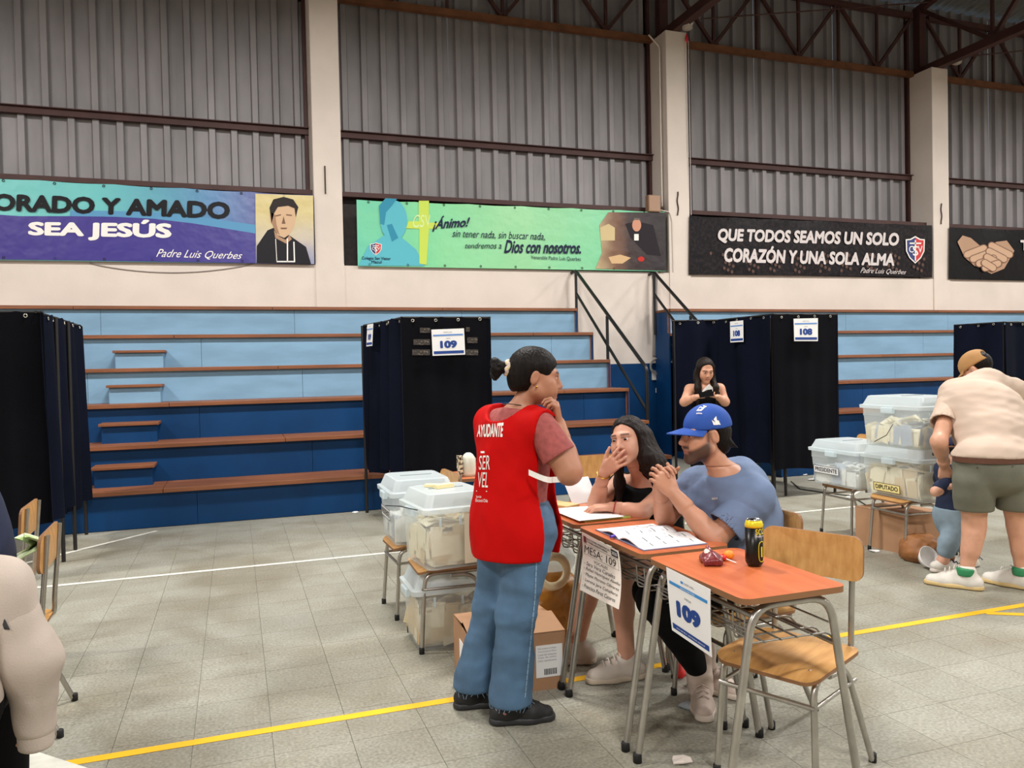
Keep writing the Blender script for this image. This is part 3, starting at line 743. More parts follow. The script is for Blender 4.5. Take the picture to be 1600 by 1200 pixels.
# ---------------------------------------------------------------- woman in the red vest
def woman_vest():
    B = V3(1.04, 3.22, 0); fw = nrm(V3(.936, .352, 0)); lf = at_left(fw); J = {}
    J['neck'] = at(804, 645, 3.22); J['shr'] = J['neck']-lf*.165-UP*.055; J['shl'] = J['neck']+lf*.165-UP*.05
    J['pelvis'] = at(806, 822, 3.24); J['hipr'] = J['pelvis']-lf*.09-UP*.03; J['hipl'] = J['pelvis']+lf*.09-UP*.03
    J['knr'] = at(806, 958, 3.14); J['knl'] = at(770, 950, 3.32); J['anr'] = V3(1.065, 3.13, .085); J['anl'] = V3(.965, 3.34, .085)
    J['elr'] = at(889, 737, 2.99); J['wrr'] = at(873, 662, 3.08); J['ell'] = J['shl']+V3(.10, .10, -.25); J['wrl'] = at(858, 655, 3.30)
    H = J['hd'] = head_frame(at(836, 590, 3.20), (1, -.26, -.12), s=1.06)
    hands = [dict(fore=J['wrr']+(J['elr']-J['wrr'])*.3, w=J['wrr'], ws=1.12, d=V3(-.10, -.02, 1), n=V3(-1, .35, 0), thumb=V3(-.2, 1, .2), curl=(.75, .8, .85, .9), s=.95),
             dict(fore=J['wrl']+(J['ell']-J['wrl'])*.2, w=J['wrl'], d=V3(.1, -.4, .7), n=V3(-1, -.1, 0), thumb=V3(-.2, -1, .2), curl=(.9, .9, .9, .9), s=.92)]
    r = make_person(J, B, 'standing woman in red vest, maroon tee and flared jeans, hand at her chin', skin_colors(H, (176, 122, 94), (150, 78, 70), (30, 22, 20)), 1.06, hands, dict(soft=.003), armfat=1.28, bust=1.0)
    cl = Field(); trunk(cl, J, 1.08, .010, 1.0, .02)
    for q in 'lr':
        a, b = J['sh'+q], J['el'+q]; m = a+(b-a)*.38; cl.cone(a, m, .066, .068, .03)
    cl.fn(folds(.010, 26, 3)); cl.cut(J['neck']+UP*.012-fw*.01, UP*1.0+fw*.35); cl.cut(J['pelvis']-UP*.035, -UP)
    M_tee = mat('heathered maroon jersey', (168, 84, 80), .8, var=.28, vscale=45, bump=.1, bscale=300)
    cloth('shirt', cl, M_tee, r, B, .008)
    for q in 'lr': sleeve_obj(r, B, J['sh'+q], J['el'+q], .66, .070, .078, M_tee, 5)
    vf = Field(); trunk(vf, J, 1.10, .032, 1.0, .02)
    hem = at(790, 868, 3.22)[2]; pc = J['pelvis']
    vf.ell(V3(pc[0], pc[1], hem-.02)-fw*.010, (.205, .185, .40), [lf, fw, UP], .10)
    vf.fn(folds(.016, 13, 8, UP*0+lf, .5)); vf.fn(folds(.006, 34, 18, lf, .4))
    vf.cut(V3(0, 0, hem), -UP, .006)
    vf.ell(J['neck']+UP*.03-fw*.015, (.105, .14, .10), [lf, fw, nrm(UP+fw*.1)], .01, -1)
    for sg, q in ((1, 'l'), (-1, 'r')):
        vf.ell(J['sh'+q]+lf*sg*.075-UP*.07+fw*.005, (.075, .085, .16), [lf, fw, UP], .01, -1)
        vf.box(V3(pc[0], pc[1], .95)+lf*sg*.22+fw*.045, (.13, .072, .34), [lf, fw, UP], .03, .01, -1)
    M_vest = mat('red vest fabric', (192, 6, 5), .75, spec=.12, var=.10, vscale=5, bump=.08, bscale=260)
    vest = cloth('vest', vf, M_vest, r, B, .008)
    t = bvh_of(vest)
    decal_text('AYUDANTE', [(745, 683), (785, 683), (787, 660), (746, 664)], t, M_white, vest, B, .07)
    decal_text('SER', [(748, 734), (765, 734), (766, 711), (749, 712)], t, M_white, vest, B)
    decal_text('VEL', [(746, 761), (762, 762), (764, 738), (747, 738)], t, M_white, vest, B)
    decal_text('Servicio', [(744, 778), (752, 778), (752, 774), (744, 774)], t, M_white, vest, B); decal_text('Electoral Chile', [(743, 784), (762, 785), (762, 780), (743, 779)], t, M_white, vest, B)
    decal_poly([[(751, 708), (757, 708), (757, 705), (751, 705)]], t, M_white, vest, B); decal_poly([[(744, 768), (761, 768.5), (761, 767), (744, 766.5)]], t, M_white, vest, B)
    a, b = at(826, 738, 3.02), at(876, 749, 2.98); st = MB(); tops, bots = [], []
    for i in range(9):
        s_ = i/8; p = a+(b-a)*s_+V3(0, -.035*math.sin(PI*min(1, s_*1.3)), -.012*math.sin(PI*s_)); tops.append(p+UP*.012-B); bots.append(p-UP*.012-B)
    st.add(tops+bots, [(i, i+1, 10+i, 9+i) for i in range(8)]); st.build('strap', M_white, vest)
    jf = Field(); trunk(jf, {**J, 'waist': J['pelvis']+UP*.06, 'chest': J['pelvis']+UP*.03}, 1.06, .008)
    for q in 'lr':
        h_, k_, a_ = J['hip'+q], J['kn'+q], J['an'+q]; jf.cone(h_, k_, .108, .084, .05); jf.cone(k_, a_+UP*.02, .080, .094, .04)
    jf.fn(folds(.014, 17, 5, UP, .55)); jf.fn(folds(.007, 42, 15, UP, .6)); jf.cut(V3(0, 0, .085), -UP, .003); jf.cut(J['pelvis']+UP*.12, UP)
    M_jean = mat('blue denim', (84, 118, 150), .8, var=.42, vscale=4.5, bump=.15, bscale=350, detail=7)
    jn = cloth('jeans', jf, M_jean, r, B, .008)
    tj = bvh_of(jn); M_seam = mat('denim seam', (128, 158, 182), .8)
    decal_poly([[(838-i*.35*1.0+1.2-9*(max(0, (y-930)/150)), y), (840-i*.35+1.2-9*(max(0, (y-930)/150)), y), (840-(i+1)*.35+1.2-9*(max(0, (y+8-930)/150)), y+8), (838-(i+1)*.35+1.2-9*(max(0, (y+8-930)/150)), y+8)] for i, y in enumerate(range(830, 1085, 9))], tj, M_seam, jn, B, 'side_seam')
    fr = MB()
    for q in 'lr':
        for k in range(26):
            an = 2*PI*k/26; c2 = J['an'+q]; p = V3(c2[0]+.093*math.cos(an), c2[1]+.093*math.sin(an), .09)-B
            fr.tube([p, p+V3(random.uniform(-.01, .01), random.uniform(-.01, .01), -random.uniform(.006, .022))], .0012, 3)
    o = fr.build('frayed_hem', M_seam, jn); o['kind'] = 'stuff'
    M_sb = mat('black mesh shoe', (26, 25, 26), .6, bump=.1, bscale=200); M_ss = mat('black rubber sole', (36, 36, 38), .55); M_pk = mat('rose shoe stripe', (172, 112, 104), .6)
    for q, hd in (('r', V3(.98, -.2, 0)), ('l', V3(.75, -.1, 0))):
        a = J['an'+q].copy(); a[2] = 0; so = shoe(r, a, hd, B, (M_sb, M_ss), .26, .047, .075, lace=M_sb)
        if q == 'r':
            ts = bvh_of(so)
            decal_poly([[(783, 1098), (786, 1096), (803, 1108), (800, 1111)], [(800, 1111), (803, 1108), (822, 1096), (824, 1100)], [(776, 1108), (779, 1106), (792, 1116), (789, 1118)]], ts, M_pk, so, B, 'stripe')
            decal_poly([[(801, 1102), (808, 1099), (812, 1101), (806, 1106)]], ts, M_white, so, B, 'logo')
    # hair pulled back, with a scrunchie and a short loose tail
    A = [H['x'], H['y'], H['z']]; s = H['s']; hf = Field()
    hf.ell(HP(H, (0, -.014, .036)), np.array([.083, .104, .094])*s, A, .02); hf.ell(HP(H, (0, -.055, -.02)), np.array([.062, .055, .06])*s, A, .04)
    hf.cut(HP(H, (0, .086, .062)), H['y']*.80-H['z']*.60+0)
    for q in (-1, 1): hf.ell(HP(H, (.088*q, .016, -.026)), np.array([.03, .040, .046])*s, A, .03, -1)
    hf.cut(HP(H, (0, -.06, -.062)), -H['z']+H['y']*.2)
    hf.fn(folds(.004, 90, 4, H['z'], .3)); cloth('hair', hf, M_hair, r, B, .006)
    tf = Field(); rr = random.Random(3); c2 = HP(H, (0, -.135, .030))
    for k in range(70):
        an = rr.uniform(0, 6.28); rd = rr.uniform(.2, 1)**.5; e_ = c2-H['y']*(.022+.03*rr.random())+H['x']*math.cos(an)*.034*rd+UP*(math.sin(an)*.048*rd-.012)
        tf.cone(c2, e_, .012, .007, .006)
    tf.cone(HP(H, (0, -.10, .03)), c2, .022, .018, .02); cloth('hair_tail', tf, M_hair, r, B, .005)
    sc = MB(); ring = []
    for k in range(24):
        an = 2*PI*k/24; ring.append(HP(H, (.026*math.cos(an), -.116+.006*math.sin(5*an), .030+.026*math.sin(an)))-B)
    sc.tube(ring, .011, 7, closed=True); sc.build('scrunchie', mat('lilac floral scrunchie', (206, 192, 214), .8, col2=(236, 214, 150), vscale=60), r)
    er = MB(); er.lathe([(0, -.006), (.005, -.003), (.006, 0), (.005, .003), (0, .006)], 10, HP(H, (-.082, .0, -.036))-B); er.build('earring', mat('gold', (212, 170, 80), .25, 1.0), r)
    nk = MB(); ring = []
    for k in range(32):
        an = 2*PI*k/32; ring.append(J['neck']+UP*.030+lf*.060*math.cos(an)+fw*(.062*math.sin(an)+.012)-UP*.012*math.sin(an)-B)
    nk.tube(ring, .002, 5, closed=True); nk.build('cord_necklace', M_black, r)
    return r
woman_vest()

# ---------------------------------------------------------------- man in the blue cap
def man_cap():
    B = V3(2.02, 2.95, 0); fw = nrm(V3(-.96, -.28, 0)); lf = at_left(fw); J = {}
    J['neck'] = at(1134, 738, 2.94); J['shl'] = J['neck']+lf*.155-UP*.085; J['shr'] = J['neck']-lf*.165-UP*.07
    J['pelvis'] = at(1176, 884, 2.95); J['hipl'] = J['pelvis']+V3(0, -.10, -.02); J['hipr'] = J['pelvis']+V3(0, .10, -.02)
    J['knl'] = at(1022, 938, 2.84); J['knr'] = at(1015, 925, 3.10); J['anl'] = V3(1.90, 2.98, .13); J['anr'] = V3(2.02, 3.12, .12)
    J['ell'] = at(1116, 843, 2.82); J['wrl'] = at(1052, 770, 2.96); J['elr'] = at(1036, 803, 3.12); J['wrr'] = at(1034, 772, 3.08)
    J['elr'] = at(1040, 806, 3.14); J['wrr'] = at(1030, 762, 3.05)
    H = J['hd'] = head_frame(at(1101, 680, 2.95), (-.985, .12, -.02), s=1.0)
    hands = [dict(fore=J['wrl']+(J['ell']-J['wrl'])*.3, w=J['wrl'], ws=1.12, d=at(1020, 732, 2.99)-J['wrl'], n=V3(-.1, 1, .25), thumb=V3(.4, .2, 1), curl=(.55, .6, .65, .7), s=1.02, tcurl=.2),
             dict(fore=J['wrr']+(J['elr']-J['wrr'])*.3, w=J['wrr'], ws=1.1, d=at(1034, 728, 3.0)-J['wrr'], n=V3(.2, -1, .1), thumb=V3(.9, .1, .3), curl=(.75, .8, .8, .85), s=1.0, tcurl=.3)]
    r = make_person(J, B, 'seated bearded man in a blue cap and grey-blue tee, hands clasped over desk', skin_colors(H, (196, 142, 114), (160, 100, 90), (44, 32, 26), beard=(58, 42, 34)), 1.08, hands, dict(nose=1.04, jaw=1.08), armfat=1.12)
    cl = Field(); J2 = dict(J); J2['chest'] = J['pelvis']+(J['neck']-J['pelvis'])*.62; J2['waist'] = J['pelvis']+(J['neck']-J['pelvis'])*.33; trunk(cl, J2, 1.04, .018, 0, .03); cl.ell(J['pelvis']+(J['neck']-J['pelvis'])*.5+V3(.02, .02, 0), (.155, .125, .26), None, .12)
    for q in 'lr':
        a, b = J['sh'+q], J['el'+q]; m = a+(b-a)*.40; cl.cone(a, m, .068, .074, .06)
    cl.fn(folds(.011, 30, 11)); cl.cut(J['neck']+UP*.018, UP*1.0+fw*.45)
    for q in 'lr':
        a, b = J['sh'+q], J['el'+q]
    M_t = mat('grey-blue cotton tee', (108, 126, 158), .82, var=.12, vscale=10, bump=.1, bscale=260)
    sh = cloth('shirt', cl, M_t, r, B, .008)
    for q in 'lr': sleeve_obj(r, B, J['sh'+q]-UP*.005, J['el'+q], .74, .072, .088, M_t, 7, .008)
    ts = bvh_of(sh); decal_text('diadora', [(1112, 781), (1121, 780), (1121, 776), (1112, 777)], ts, M_white, sh, B, .02)
    jf = Field(); trunk(jf, {**J, 'waist': J['pelvis']+UP*.04, 'chest': J['pelvis']+UP*.03}, 1.08, .006)
    for q in 'lr':
        jf.cone(J['hip'+q], J['kn'+q], .10, .072, .05); jf.cone(J['kn'+q], J['an'+q]+UP*.02, .070, .055, .03)
    jf.fn(folds(.010, 18, 2)); jf.cut(J['pelvis']+UP*.10, UP)
    M_tr = mat('black track trousers', (12, 12, 15), .8, spec=.12); tr = cloth('trousers', jf, M_tr, r, B, .009)
    tt = bvh_of(tr); decal_poly([[(1145+8*i, 966-3*i), (1168+8*i, 946-3*i), (1172+8*i, 946-3*i), (1149+8*i, 967-3*i)] for i in range(3)], tt, M_white, tr, B, 'stripe')
    M_so = mat('beige suede boot', (196, 178, 166), .8, var=.15, vscale=20); M_s2 = mat('pale rubber sole', (206, 192, 178), .7)
    for q in 'lr':
        bf = Field(); bf.cone(J['an'+q]-UP*.06, J['an'+q]+UP*.05+nrm(J['kn'+q]-J['an'+q])*.03, .056, .060, .02); 
        a = J['an'+q].copy(); a[2] = 0; so = shoe(r, a, V3(-.45, -.85, 0) if q == 'l' else V3(.35, -.9, 0), B, (M_so, M_s2), .26, .050, .09, name='boot', lace=M_so)
        cloth('boot_shaft', bf, M_so, so, B, .008).location = (0, 0, 0)
    # cap
    A = [H['x'], H['y'], H['z']]; cf = Field(); cf.ell(HP(H, (0, -.016, .040)), (.087, .108, .098), A, .02)
    cf.cut(HP(H, (0, .085, .024)), -H['z']*1.0+H['y']*-.06)
    M_cap = mat('royal blue cap cotton', (28, 76, 164), .75, var=.1, vscale=20, bump=.08, bscale=250)
    cap = cloth('cap', cf, M_cap, r, B, .006)
    def brim(u, v):
        a = (u-.5)*2.3; rad = .084+.101*v*(1-.42*abs(u-.5)*2)
        return HP(H, (.080*math.sin(a)*(1+.12*v), -.012+rad*math.cos(a)*1.02, .036-.014*(abs(u-.5)*2)**2-.022*v))-B
    MB().grid(brim, 18, 6, thick=.005).build('brim', M_cap, cap)
    tc = bvh_of(cap)
    decal_poly([[(1126, 664), (1123, 657), (1117, 656), (1121, 663)], [(1122, 664), (1119, 650), (1115, 655), (1119, 662)], [(1115, 664), (1112, 656), (1119, 661), (1122, 664)]], tc, M_white, cap, B, 'emblem')
    decal_poly([[(1095, 642), (1099, 633), (1105, 630), (1101, 637)], [(1088, 642), (1094, 635), (1101, 637), (1096, 642)]], tc, M_white, cap, B, 'emblem')
    decal_text('adidas', [(1088, 647), (1097, 647), (1097, 644), (1088, 644)], tc, M_white, cap, B, .02)
    hf = Field(); hf.ell(HP(H, (0, -.022, .018)), (.080, .100, .080), A, .02); hf.ell(HP(H, (0, -.075, -.045)), (.055, .040, .045), A, .03)
    hf.cut(HP(H, (0, .0, .038)), H['z']); hf.cut(HP(H, (0, .022, -.01)), H['y']+H['z']*-.25)
    for q in (-1, 1): hf.ell(HP(H, (.082*q, .0, -.012)), (.03, .032, .040), A, .01, -1)
    for k in range(7):
        p = HP(H, (-.045+.015*k, -.088, -.03)); hf.cone(p, p-H['y']*.045-H['z']*.03, .014, .004, .01)
    hf.fn(folds(.004, 90, 4)); cloth('hair', hf, M_hair, r, B, .006)
man_cap()

# ---------------------------------------------------------------- seated girl with long hair
def girl():
    B = V3(2.05, 3.58, 0); fw = nrm(V3(-.90, -.43, 0)); lf = at_left(fw); J = {}
    J['neck'] = at(1006, 744, 3.60); J['shl'] = J['neck']+lf*.148-UP*.06; J['shr'] = J['neck']-lf*.150-UP*.05
    J['pelvis'] = at(1042, 868, 3.60); J['hipl'] = J['pelvis']+V3(.03, -.09, -.02); J['hipr'] = J['pelvis']+V3(0, .09, -.02)
    J['knl'] = at(968, 882, 3.36); J['knr'] = at(930, 876, 3.62); J['anl'] = V3(1.735, 3.36, .10); J['anr'] = V3(1.60, 3.64, .10)
    J['calfl'] = J['calfr'] = V3(1, 0, 0)
    J['elr'] = at(932, 786, 3.64); J['wrr'] = at(944, 737, 3.52); J['ell'] = at(1001, 802, 3.40); J['wrl'] = at(955, 792, 3.48)
    H = J['hd'] = head_frame(at(982, 688, 3.53), (-.84, -.55, .05), V3(-.10, .12, 1), s=1.02)
    hands = [dict(fore=J['wrr']+(J['elr']-J['wrr'])*.3, w=J['wrr'], d=at(972, 712, 3.42)-J['wrr'], n=V3(.75, .6, .1), thumb=V3(0, 0, 1), curl=(.18, .2, .25, .3), s=.95, tcurl=.1, spread=.16),
             dict(fore=J['wrl']+(J['ell']-J['wrl'])*.3, w=J['wrl'], d=V3(-.9, .5, -.05), n=V3(0, .1, -1), thumb=V3(.5, .8, 0), curl=(.3, .3, .35, .4), s=.92)]
    r = make_person(J, B, 'seated girl with long dark hair and black top, fingers over her mouth', skin_colors(H, (206, 152, 126), (176, 96, 92), (34, 24, 20)), .92, hands, dict(soft=.002, wide=.96), look=(-.12, 1, .02), armfat=1.0, legfat=1.0, bust=.9)
    cl = Field(); trunk(cl, J, .95, .010, .9)
    for q in 'lr':
        a, b = J['sh'+q], J['el'+q]; cl.cone(a, a+(b-a)*.40, .060, .060, .03)
    cl.fn(folds(.008, 24, 6)); cl.cut(J['neck']+UP*.002, UP*1.0+fw*.8)
    cloth('shirt', cl, mat('black jersey', (12, 12, 14), .85, spec=.12), r, B, .008)
    sf = Field(); trunk(sf, {**J, 'waist': J['pelvis']+UP*.03, 'chest': J['pelvis']+UP*.02}, .95, .008)
    for q in 'lr': sf.cone(J['hip'+q], J['hip'+q]+(J['kn'+q]-J['hip'+q])*.45, .095, .088, .04)
    sf.cut(J['pelvis']+UP*.08, UP); cloth('shorts', sf, mat('dark shorts', (24, 25, 32), .8), r, B, .009)
    M_w = mat('off-white leather', (214, 202, 190), .55, var=.1, vscale=15); M_ws = mat('cream sole', (202, 186, 166), .6)
    for q, hd in (('l', V3(-.97, .1, 0)), ('r', V3(-.8, .35, 0))):
        a = J['an'+q].copy(); a[2] = 0; so = shoe(r, a, hd, B, (M_w, M_ws), .275, .052, .095, name='sneaker', lace=mat('white lace', (230, 224, 216), .7))
        if q == 'l':
            ts = bvh_of(so); decal_poly([[(970, 1066), (983, 1065), (983, 1068), (970, 1069)]], ts, M_black, so, B, 'sole_mark')
    A = [H['x'], H['y'], H['z']]; hf = Field(); s = H['s']
    hf.ell(HP(H, (0, -.016, .036)), np.array([.081, .100, .090])*s, A, .02)
    hf.cut(HP(H, (0, .070, .084)), H['y']*.80-H['z']*.6)
    hf.ell(HP(H, (0, .120, -.015)), np.array([.072, .088, .108])*s, A, .015, -1); hf.ell(HP(H, (0, .03, .128)), np.array([.004, .09, .012])*s, A, .01, -1)
    for q, e in ((1, at(1034, 795, 3.50)), (-1, at(972, 800, 3.66))):
        a = HP(H, (.066*q, -.005, .02)); m = HP(H, (.080*q, -.005, -.09)); sh = J['shl' if q > 0 else 'shr']+UP*.05+fw*.05
        hf.path([a, m, sh, e] if q > 0 else [a, m, J['neck']-lf*.08+fw*.10-UP*.03, J['neck']-lf*.07+fw*.13-UP*.18], [.030, .038, .046, .016] if q > 0 else [.024, .026, .026, .010], .03)
    hf.path([HP(H, (0, -.09, .02)), HP(H, (0, -.11, -.10)), J['neck']-fw*.11-UP*.06, J['neck']-fw*.13+lf*.03-UP*.25], [.060, .075, .080, .03], .04)
    hf.path([HP(H, (.05, -.07, 0)), HP(H, (.08, -.08, -.12)), J['neck']+lf*.10-fw*.05-UP*.06, J['neck']+lf*.14-fw*.03-UP*.24], [.05, .055, .06, .02], .04)
    hf.fn(folds(.009, 95, 9, flat=True)); cloth('hair', hf, M_hair2, r, B, .0055, 1)
    M_g = mat('gold', (212, 170, 80), .25, 1.0)
    for q, rr in (('r', .031), ('l', .031)):
        d = nrm(J['wr'+q]-J['el'+q]); u = nrm(np.cross(d, UP+V3(.1, 0, 0))); w = np.cross(d, u); c2 = J['wr'+q]-d*.018
        MB().tube([c2+rr*(math.cos(a)*u+math.sin(a)*w)-B for a in np.linspace(0, 2*PI, 25)[:-1]], .0035, 6, closed=True).build('bracelet', M_g if q == 'r' else mat('red bead', (150, 40, 40), .5), r)
girl()

# ---------------------------------------------------------------- woman with a phone at booth 108
def woman_phone():
    B = V3(4.66, 7.10, 0); fw = nrm(V3(-.35, -.94, 0)); lf = at_left(fw); J = {}
    J['neck'] = at(1101, 600, 7.10); J['shl'] = J['neck']+lf*.155-UP*.05; J['shr'] = J['neck']-lf*.155-UP*.05
    J['pelvis'] = V3(J['neck'][0]+.02, 7.12, .86); J['hipl'] = J['pelvis']+lf*.09; J['hipr'] = J['pelvis']-lf*.09
    for q, sg in (('l', 1), ('r', -1)):
        J['kn'+q] = V3(*(J['pelvis']+lf*.09*sg)[:2], .46); J['an'+q] = V3(*(J['pelvis']+lf*.09*sg)[:2], .09)
    J['elr'] = at(1069, 628, 7.02); J['wrr'] = at(1088, 620, 6.86); J['ell'] = at(1133, 628, 7.0); J['wrl'] = at(1121, 620, 6.86)
    H = J['hd'] = head_frame(at(1102, 578, 7.05), (-.20, -.90, -.42), s=1.0)
    hands = [dict(fore=J['wrr']+(J['elr']-J['wrr'])*.2, w=J['wrr'], d=V3(.85, -.5, .05), n=V3(0, -.3, 1), thumb=V3(0, .6, 1), curl=(.3, .6, .7, .8), s=.95),
             dict(fore=J['wrl']+(J['ell']-J['wrl'])*.2, w=J['wrl'], d=V3(-.9, -.3, .1), n=V3(0, -.1, 1), thumb=V3(0, .8, .6), curl=(.5, .5, .6, .6), s=.95)]
    r = make_person(J, B, 'woman in a black strap top standing at booth 108, looking down at a phone', skin_colors(H, (206, 152, 124), (164, 90, 84), (34, 24, 20)), .95, hands, {}, bust=1.0, h=.011, hd_h=.006, armfat=1.05)
    cl = Field(); trunk(cl, J, .97, .008, 1.0); cl.cut(J['neck']-UP*.075, UP); M_bk = MATS['black jersey']
    for sg in (1, -1): cl.cone(J['neck']+lf*.085*sg-UP*.10+fw*.09, J['neck']+lf*.09*sg+UP*.005, .008, .008, .005); cl.cone(J['neck']+lf*.09*sg+UP*.005, J['neck']+lf*.08*sg-UP*.10-fw*.09, .008, .008, .005)
    cloth('top', cl, M_bk, r, B, .010)
    jf = Field(); trunk(jf, {**J, 'waist': J['pelvis']+UP*.05, 'chest': J['pelvis']+UP*.03}, .97, .012)
    for q in 'lr': jf.cone(J['hip'+q], J['kn'+q], .095, .075, .05); jf.cone(J['kn'+q], J['an'+q], .07, .06, .03)
    jf.cut(J['pelvis']+UP*.10, UP); cloth('trousers', jf, mat('black trousers', (14, 14, 16), .85, spec=.12), r, B, .012)
    for q in 'lr': a = J['an'+q].copy(); a[2] = 0; shoe(r, a, fw, B, (M_black, M_black), .25, .044, .07)
    A = [H['x'], H['y'], H['z']]; hf = Field(); hf.ell(HP(H, (0, -.018, .036)), (.086, .104, .094), A, .02); hf.cut(HP(H, (0, .060, .085)), H['y']*.9-H['z']*.4)
    hf.ell(HP(H, (0, .13, -.03)), (.064, .085, .11), A, .015, -1)
    for q, n_ in ((1, 'shl'), (-1, 'shr')):
        hf.path([HP(H, (.066*q, .0, .03)), HP(H, (.078*q, .01, -.09)), J['neck']+lf*.09*q+fw*.09-UP*.04, J['neck']+lf*.10*q+fw*.12-UP*.24], [.032, .036, .034, .012], .03)
    hf.path([HP(H, (0, -.09, .02)), HP(H, (0, -.10, -.10)), J['neck']-fw*.10-UP*.25], [.06, .07, .03], .04); hf.fn(folds(.005, 70, 2)); cloth('hair', hf, M_hair2, r, B, .009)
woman_phone()

# ---------------------------------------------------------------- man bending over a child, on the right
def man_bending():
    B = V3(4.60, 3.75, 0); fw = nrm(V3(.332, .943, 0)); lf = at_left(fw); J = {}
    J['pelvis'] = at(1552, 738, 3.76); J['neck'] = at(1540, 592, 4.12); J['shl'] = J['neck']+lf*.205-V3(0, -.02, .10); J['shr'] = J['neck']-lf*.205-V3(0, -.02, .08)
    J['hipl'] = J['pelvis']+lf*.125-UP*.03; J['hipr'] = J['pelvis']-lf*.125-UP*.03
    J['knl'] = at(1522, 822, 3.84); J['knr'] = at(1592, 822, 3.72); J['anl'] = V3(4.46, 3.84, .10); J['anr'] = V3(4.78, 3.70, .10); J['calfl'] = J['calfr'] = -fw*1.2
    J['ell'] = at(1467, 690, 4.02); J['wrl'] = at(1476, 728, 4.14); J['elr'] = J['shr']+V3(.08, .1, -.28); J['wrr'] = J['elr']+V3(-.16, .12, -.20)
    H = J['hd'] = head_frame(at(1527, 578, 4.30), (-.25, .75, -.55), s=1.05)
    hands = [dict(fore=J['wrl']+(J['ell']-J['wrl'])*.2, w=J['wrl'], ws=1.25, d=V3(.15, .15, -1), n=V3(.6, .3, .1), thumb=V3(.2, -1, 0), curl=(.6, .65, .7, .75), s=1.08), dict(fore=J['wrr']+(J['elr']-J['wrr'])*.2, w=J['wrr'], d=V3(-.4, .5, -.5), n=V3(-.6, .1, -.4), thumb=V3(0, 1, 0), curl=(.4, .4, .5, .5), s=1.05)]
    r = make_person(J, B, 'heavy man in a beige tee and olive shorts, bending over a child, seen from behind', skin_colors(H, (208, 156, 128), (160, 100, 90), (60, 44, 34)), 1.34, hands, dict(wide=1.05), h=.011, hd_h=.006, armfat=1.22, legfat=1.22, neck=.065)
    cl = Field(); J2 = dict(J); ax_ = J['neck']-J['pelvis']; J2['chest'] = J['pelvis']+ax_*.66; J2['waist'] = J['pelvis']+ax_*.34; trunk(cl, J2, 1.46, .020, 0, .05); cl.ell(J['pelvis']+ax_*.50, (.225, .17, .30), [lf, np.cross(lf, nrm(ax_)), nrm(ax_)], .10); cl.ell(J['pelvis']+UP*.10, (.225, .18, .13), [lf, fw, UP], .10)
    for q in 'lr':
        a, b = J['sh'+q], J['el'+q]; cl.cone(a, a+(b-a)*.40, .088, .088, .05)
    cl.fn(folds(.013, 30, 15, UP, .45)); cl.cut(J['neck']+nrm(J['neck']-J['pelvis'])*.03, J['neck']-J['pelvis']); cl.cut(J['pelvis']+UP*.102, -UP)
    M_bt = mat('beige cotton tee', (200, 178, 160), .85, var=.06, vscale=8, bump=.06, bscale=250); cloth('shirt', cl, M_bt, r, B, .010)
    for q in 'lr': sleeve_obj(r, B, J['sh'+q], J['el'+q], .66, .088, .095, M_bt, 9, .008, .008)
    jf = Field(); trunk(jf, {**J, 'waist': J['pelvis']+UP*.05, 'chest': J['pelvis']+UP*.04}, 1.38, .010)
    for q in 'lr': jf.cone(J['hip'+q]-UP*.02, J['kn'+q]+UP*.03, .128, .112, .02)
    jf.fn(folds(.012, 16, 4, UP, .4)); jf.cut(J['pelvis']+UP*.125, UP); jf.cut(V3(0, 0, at(1520, 803, 3.74)[2]), -UP)
    sh = cloth('shorts', jf, mat('olive grey twill', (108, 108, 94), .85, var=.14, vscale=9, bump=.1, bscale=240), r, B, .010)
    ts = bvh_of(sh); M_st = mat('olive seam', (72, 72, 62), .85)
    decal_poly([[(1500, 718), (1528, 730), (1528, 733), (1500, 721)], [(1581, 728), (1600, 722), (1600, 725), (1581, 731)], [(1556, 706), (1558, 706), (1557, 775), (1555, 775)]], ts, M_st, sh, B, 'pocket_seam')
    bl = MB(); ring = []
    for k in range(40):
        a = 2*PI*k/40; p = J['pelvis']+UP*.092+lf*.245*math.cos(a)+fw*.185*math.sin(a)-B; ring.append(p)
    bl.add([p+UP*.017 for p in ring]+[p-UP*.017 for p in ring], [(k, (k+1) % 40, 40+(k+1) % 40, 40+k) for k in range(40)]).build('belt', mat('brown leather', (92, 56, 40), .5), r)
    M_w = mat('white leather', (222, 216, 206), .55, var=.1, vscale=12); M_tan = mat('tan gum sole', (206, 178, 122), .6); M_gr = mat('green leather', (44, 132, 84), .5)
    for q, hd in (('l', V3(-.55, .83, 0)), ('r', V3(-.3, .95, 0))):
        a = J['an'+q].copy(); a[2] = 0; so = shoe(r, a, hd, B, (M_w, M_tan), .31, .056, .115, name='sneaker', lace=M_w)
        cf = Field(); cf.cone(J['an'+q]-UP*.02, J['an'+q]+UP*.02, .057, .058, .01); cf.cut(J['an'+q]+UP*.040, UP); cf.cut(J['an'+q]-UP*.015, -UP); cloth('ankle_collar', cf, M_gr, so, B, .008)
    A = [H['x'], H['y'], H['z']]; hf = Field(); hf.ell(HP(H, (0, -.018, .030)), np.array([.082, .102, .092])*1.05, A, .02); hf.cut(HP(H, (0, .03, 0)), H['y']-H['z']*.5); hf.cut(HP(H, (0, 0, -.055)), -H['z'])
    for q in (-1, 1): hf.ell(HP(H, (.085*q, .0, -.01)), (.03, .035, .04), A, .01, -1)
    cloth('hair', hf, M_hair, r, B, .008)
    cf = Field(); cf.ell(HP(H, (0, -.012, .042)), np.array([.092, .112, .098])*1.05, A, .02); cf.cut(HP(H, (0, .0, .022)), -H['z'])
